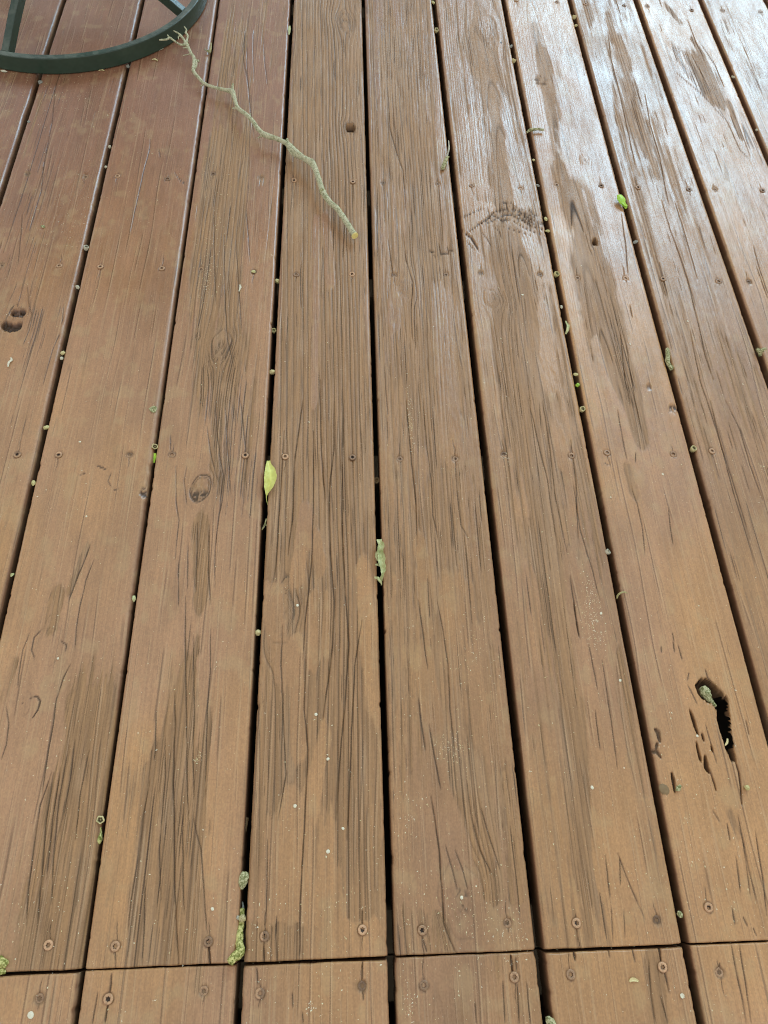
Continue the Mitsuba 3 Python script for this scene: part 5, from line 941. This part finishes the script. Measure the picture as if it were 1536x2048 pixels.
LICH = [('pale green lichen crumb on the smooth board beside the third gap', (-0.2587, 0.5514, 0.0010), (4.6, 5.0, 1.2), 'mat_lichen'), ('yellow lichen crust at the left edge just above the butt joint', (-0.3231, -0.0808, 0.0020), (4.0, 6.5, 3.0), 'mat_lichen_yellow'),
        ('lichen crumb in the gap at the bottom edge of the picture', (0.1941, -0.1476, 0.0000), (5.0, 4.0, 4.0), 'mat_lichen'), ('green and white lichen crumb beside the sunken brown shell at lower right', (0.3641, 0.0541, 0.0020), (4.4, 2.4, 2.2), 'mat_lichen'),
        ('pale chip of lichen lodged in the seventh gap at lower right above the joint', (0.3389, -0.0644, 0.0010), (3.0, 2.6, 2.4), 'mat_lichen'), ('grey lichen crumb on the upper left board between two screw rows', (-0.4697, 0.8972, 0.0010), (3.0, 2.6, 1.6), 'mat_lichen'),
        ('yellow lichen crust at the left edge close under the larger crust', (-0.3224, -0.0885, 0.0010), (2.6, 4.0, 2.0), 'mat_lichen_yellow'), ('green crumb filling a sunken screw hole on the centre left worn board', (-0.1370, 0.8089, 0.0010), (3.2, 2.6, 1.2), 'mat_bud_green')]
for n, (lab, at, r, mt) in enumerate(LICH):
    bead(lab, at, r, mt, 140 + n, 'lichen_crumb', 'lichen', 'loose crumbs of lichen', 0.5)
bead('translucent brown shell half sunk in the board edge at lower right', (0.3487, 0.0532, -0.0005), (5.6, 6.4, 2.0), 'mat_brown', 160, 'seed_shell', 'shell', None, 0.15)
FLECK = [('round white fleck by the swirl on the deeply grooved centre board', (-0.0553, 0.2686)), ('round white fleck on the grooved centre board, between the swirl and the lower cracks', (-0.0313, 0.1409)), ('round white fleck right of the long crack on the grooved centre board', (-0.0177, 0.0935)),
         ('round white fleck left of the long crack on the grooved centre board', (-0.0520, 0.0474)), ('small white fleck near the right edge of the grooved centre board, above a rounder one', (-0.0016, 0.0244)), ('round white fleck low on the grooved centre board, nearest the screws', (-0.0171, 0.0034)),
         ('round white fleck beside the swirl above the joint, right of the fifth gap', (0.1176, -0.0422)), ('oval white fleck above the right screw of the fourth board along the joint', (-0.1304, -0.0440)), ('white fleck above the screws on the smooth left board', (-0.3475, 0.4988)), ('white fleck below the scratches on the smooth left board', (-0.3214, 0.3887)),
         ('large oval white fleck in the bottom left corner', (-0.2890, -0.1234)), ('white fleck above the knot hole board screws on the seventh board', (0.2795, 0.7700)), ('white fleck in the long rot slit beside the rotten hole', (0.3989, 0.1082)), ('white fleck under the proud screws on the eighth board', (0.4330, 0.4488)),
         ('pale fleck on the pale board left of the eighth gap, below its screws', (0.3544, 0.4137)), ('white fleck on the seventh board beside the yellow scrape', (0.3134, 0.2538)), ('white fleck right of the long dark stain on the eighth board', (0.4319, 0.6739)), ('white fleck on the ninth board under its screws', (0.5319, 0.7206)), ('white fleck left of the rotten hole across the gap', (0.3218, 0.1722)), ('white fleck lower on the seventh board near its stain', (0.2689, 0.0572))]
for n, (lab, (x, y)) in enumerate(FLECK):
    r = 1.1 + 0.6 * hsh(n, 3) + (1.0 if 'large' in lab else 0) + (0.3 if y < 0.2 else 0)
    m = put(lump(np.array((r, r * (1 + 0.25 * hsh(n, 4)), 0.7)) / 1000, 170 + n, 0.12, 1.2, 2), (x, y, top_z(x, y) + 0.0004), n)
    thing('white_fleck', lab, 'fleck', 'white round flecks on the boards', ply(m, 'mat_petal', smooth=True))
PETAL = [('white petal against the foot of the metal ring at the left edge', [(-0.6190, 1.2942), (-0.6130, 1.2908), (-0.6068, 1.2904)], [1.0, 4.0, 1.0], 'mat_petal'), ('yellow curled petal under the metal ring left of centre', [(-0.4459, 1.3026), (-0.4419, 1.3059), (-0.4361, 1.3032)], [0.8, 1.9, 0.8], 'mat_petal_yellow'),
         ('yellow curved petal on the board below the metal ring near the branch tips', [(-0.3548, 1.3418), (-0.3495, 1.3437), (-0.3435, 1.3394)], [0.8, 1.9, 0.8], 'mat_petal_yellow'), ('white petal leaning on the metal ring next to the branch tips', [(-0.3464, 1.3724), (-0.3420, 1.3751), (-0.3379, 1.3794)], [1.2, 2.6, 1.2], 'mat_petal'),
         ('pale curved petal on the short board at bottom right', [(0.2758, -0.1187), (0.2781, -0.1172), (0.2811, -0.1171), (0.2848, -0.1186)], [0.7, 1.7, 1.8, 0.8], 'mat_petal_yellow'), ('oval white petal near the lower right gap on the short board', [(0.3247, -0.1302), (0.3254, -0.1318), (0.3259, -0.1339)], [1.4, 2.4, 1.2], 'mat_petal'),
         ('pale forked petal fragment on the left board below the knot with two dark crescents', [(-0.4643, 0.6375), (-0.4625, 0.6322), (-0.4651, 0.6287), (-0.4649, 0.6208)], [0.9, 1.7, 1.7, 0.8], 'mat_petal'), ('thin pale curl in the narrow lower end of the rotten hole', [(0.4359, 0.1052, -0.0040), (0.4336, 0.1008, -0.0030), (0.4304, 0.0976, -0.0030)], [0.8, 1.4, 0.8], 'mat_petal_yellow'),
         ('faint pale petal under the metal ring beside the yellow curled one', [(-0.4726, 1.3011), (-0.4701, 1.3020), (-0.4653, 1.3000)], [0.7, 1.5, 0.7], 'mat_petal_yellow'), ('small white chip on the left board by the second screw row near the twig gap', [(-0.1566, 0.7673), (-0.1549, 0.7755), (-0.1560, 0.7816)], [0.6, 1.6, 0.9], 'mat_petal')]
for n, (lab, pts, w, mt) in enumerate(PETAL):
    p3 = [(q[0], q[1], (q[2] if len(q) > 2 else top_z(q[0], q[1]) + 0.0012)) for q in pts]
    m, rib = blade(p3, [x / 1000 for x in w], 0.7, 200 + n, 7)
    thing('petal', lab, 'petal', 'fallen petals', ply(m, mt, smooth=True))

# ------------------------------------------------------------------ dust, pollen and crumbs nobody could count
R = rng(11)
sp = []
while len(sp) < 7500:
    y = -0.16 + 1.85 * R.random() ** 1.25
    x = (R.random() - 0.42) * (0.95 + 0.85 * y)
    sp.append((x, y, 0.00022 + 0.00042 * R.random() ** 2.5 + (0.0005 if R.random() < 0.05 else 0)))
for (cx, cy), rx, ry, n in [((-0.2110, 0.7906), 10, 45, 140), ((-0.1982, 0.7909), 14, 40, 60), ((-0.2039, 0.9097), 26, 110, 160), ((0.0931, 0.5442), 3.5, 45, 160), ((0.3042, 0.2615), 11, 42, 240), ((0.2968, 0.2364), 14, 30, 90), ((-0.1567, 0.0968), 5, 5, 26), ((0.1192, 0.0996), 18, 22, 70), ((0.1221, 0.1022), 14, 8, 60), ((0.0664, 0.0354), 16, 24, 50), ((0.1543, 0.2111), 28, 50, 120), ((-0.0313, -0.1257), 6, 6, 26),
                              ((0.0613, -0.1293), 6, 22, 60), ((0.1543, -0.0673), 55, 36, 200), ((0.3770, -0.0070), 60, 60, 150), ((0.0615, -0.0382), 40, 40, 90), ((-0.4469, 0.9136), 60, 80, 160), ((-0.4747, 1.2171), 90, 70, 160), ((0.7452, 1.5132), 60, 60, 60), ((-0.5518, 1.2131), 60, 60, 120), ((0.5769, 0.4598), 6, 8, 26), ((0.2192, 0.4739), 6, 12, 30), ((0.2787, 0.9359), 30, 12, 60), ((-0.0757, -0.0637), 25, 40, 60), ((-0.2849, -0.0270), 30, 40, 50), ((-0.0048, -0.0576), 40, 40, 60)]:
    for _ in range(n):
        sp.append((cx + rx / 1000 * R.normal() * 0.6, cy + ry / 1000 * R.normal() * 0.6, 0.0002 + 0.0006 * R.random() ** 2))
V, Fc = [], []
oct_ = np.array([(1, 0, 0), (0, 1, 0), (-1, 0, 0), (0, -1, 0), (0, 0, 1)], float)
of = np.array([(0, 1, 4), (1, 2, 4), (2, 3, 4), (3, 0, 4)])
for x, y, r in sp:
    if not any(a + 0.004 < x < b - 0.004 for a, b in EDGES):
        continue
    if math.hypot(x - CX, y - CY) < RO and math.hypot(x - CX, y - CY) > RO - WR:
        continue
    a = R.random() * 6.28
    ca, sa = math.cos(a), math.sin(a)
    el = 0.6 + 1.6 * R.random() ** 3
    q = oct_ * (r * el, r / math.sqrt(el), r * 0.5) * (1 + 0.35 * (R.random((5, 3)) - 0.5))
    q = np.stack([q[:, 0] * ca - q[:, 1] * sa + x, q[:, 0] * sa + q[:, 1] * ca + y, q[:, 2] + top_z(x, y) + 0.00005], -1)
    Fc.append(of + 5 * len(V))
    V.append(q)
scene['pollen_dust'] = ply((np.vstack(V), np.vstack(Fc)), 'mat_speck')
labels['pollen_dust'] = {'label': 'pale yellow pollen crumbs and dust specks scattered over the boards', 'kind': 'stuff'}
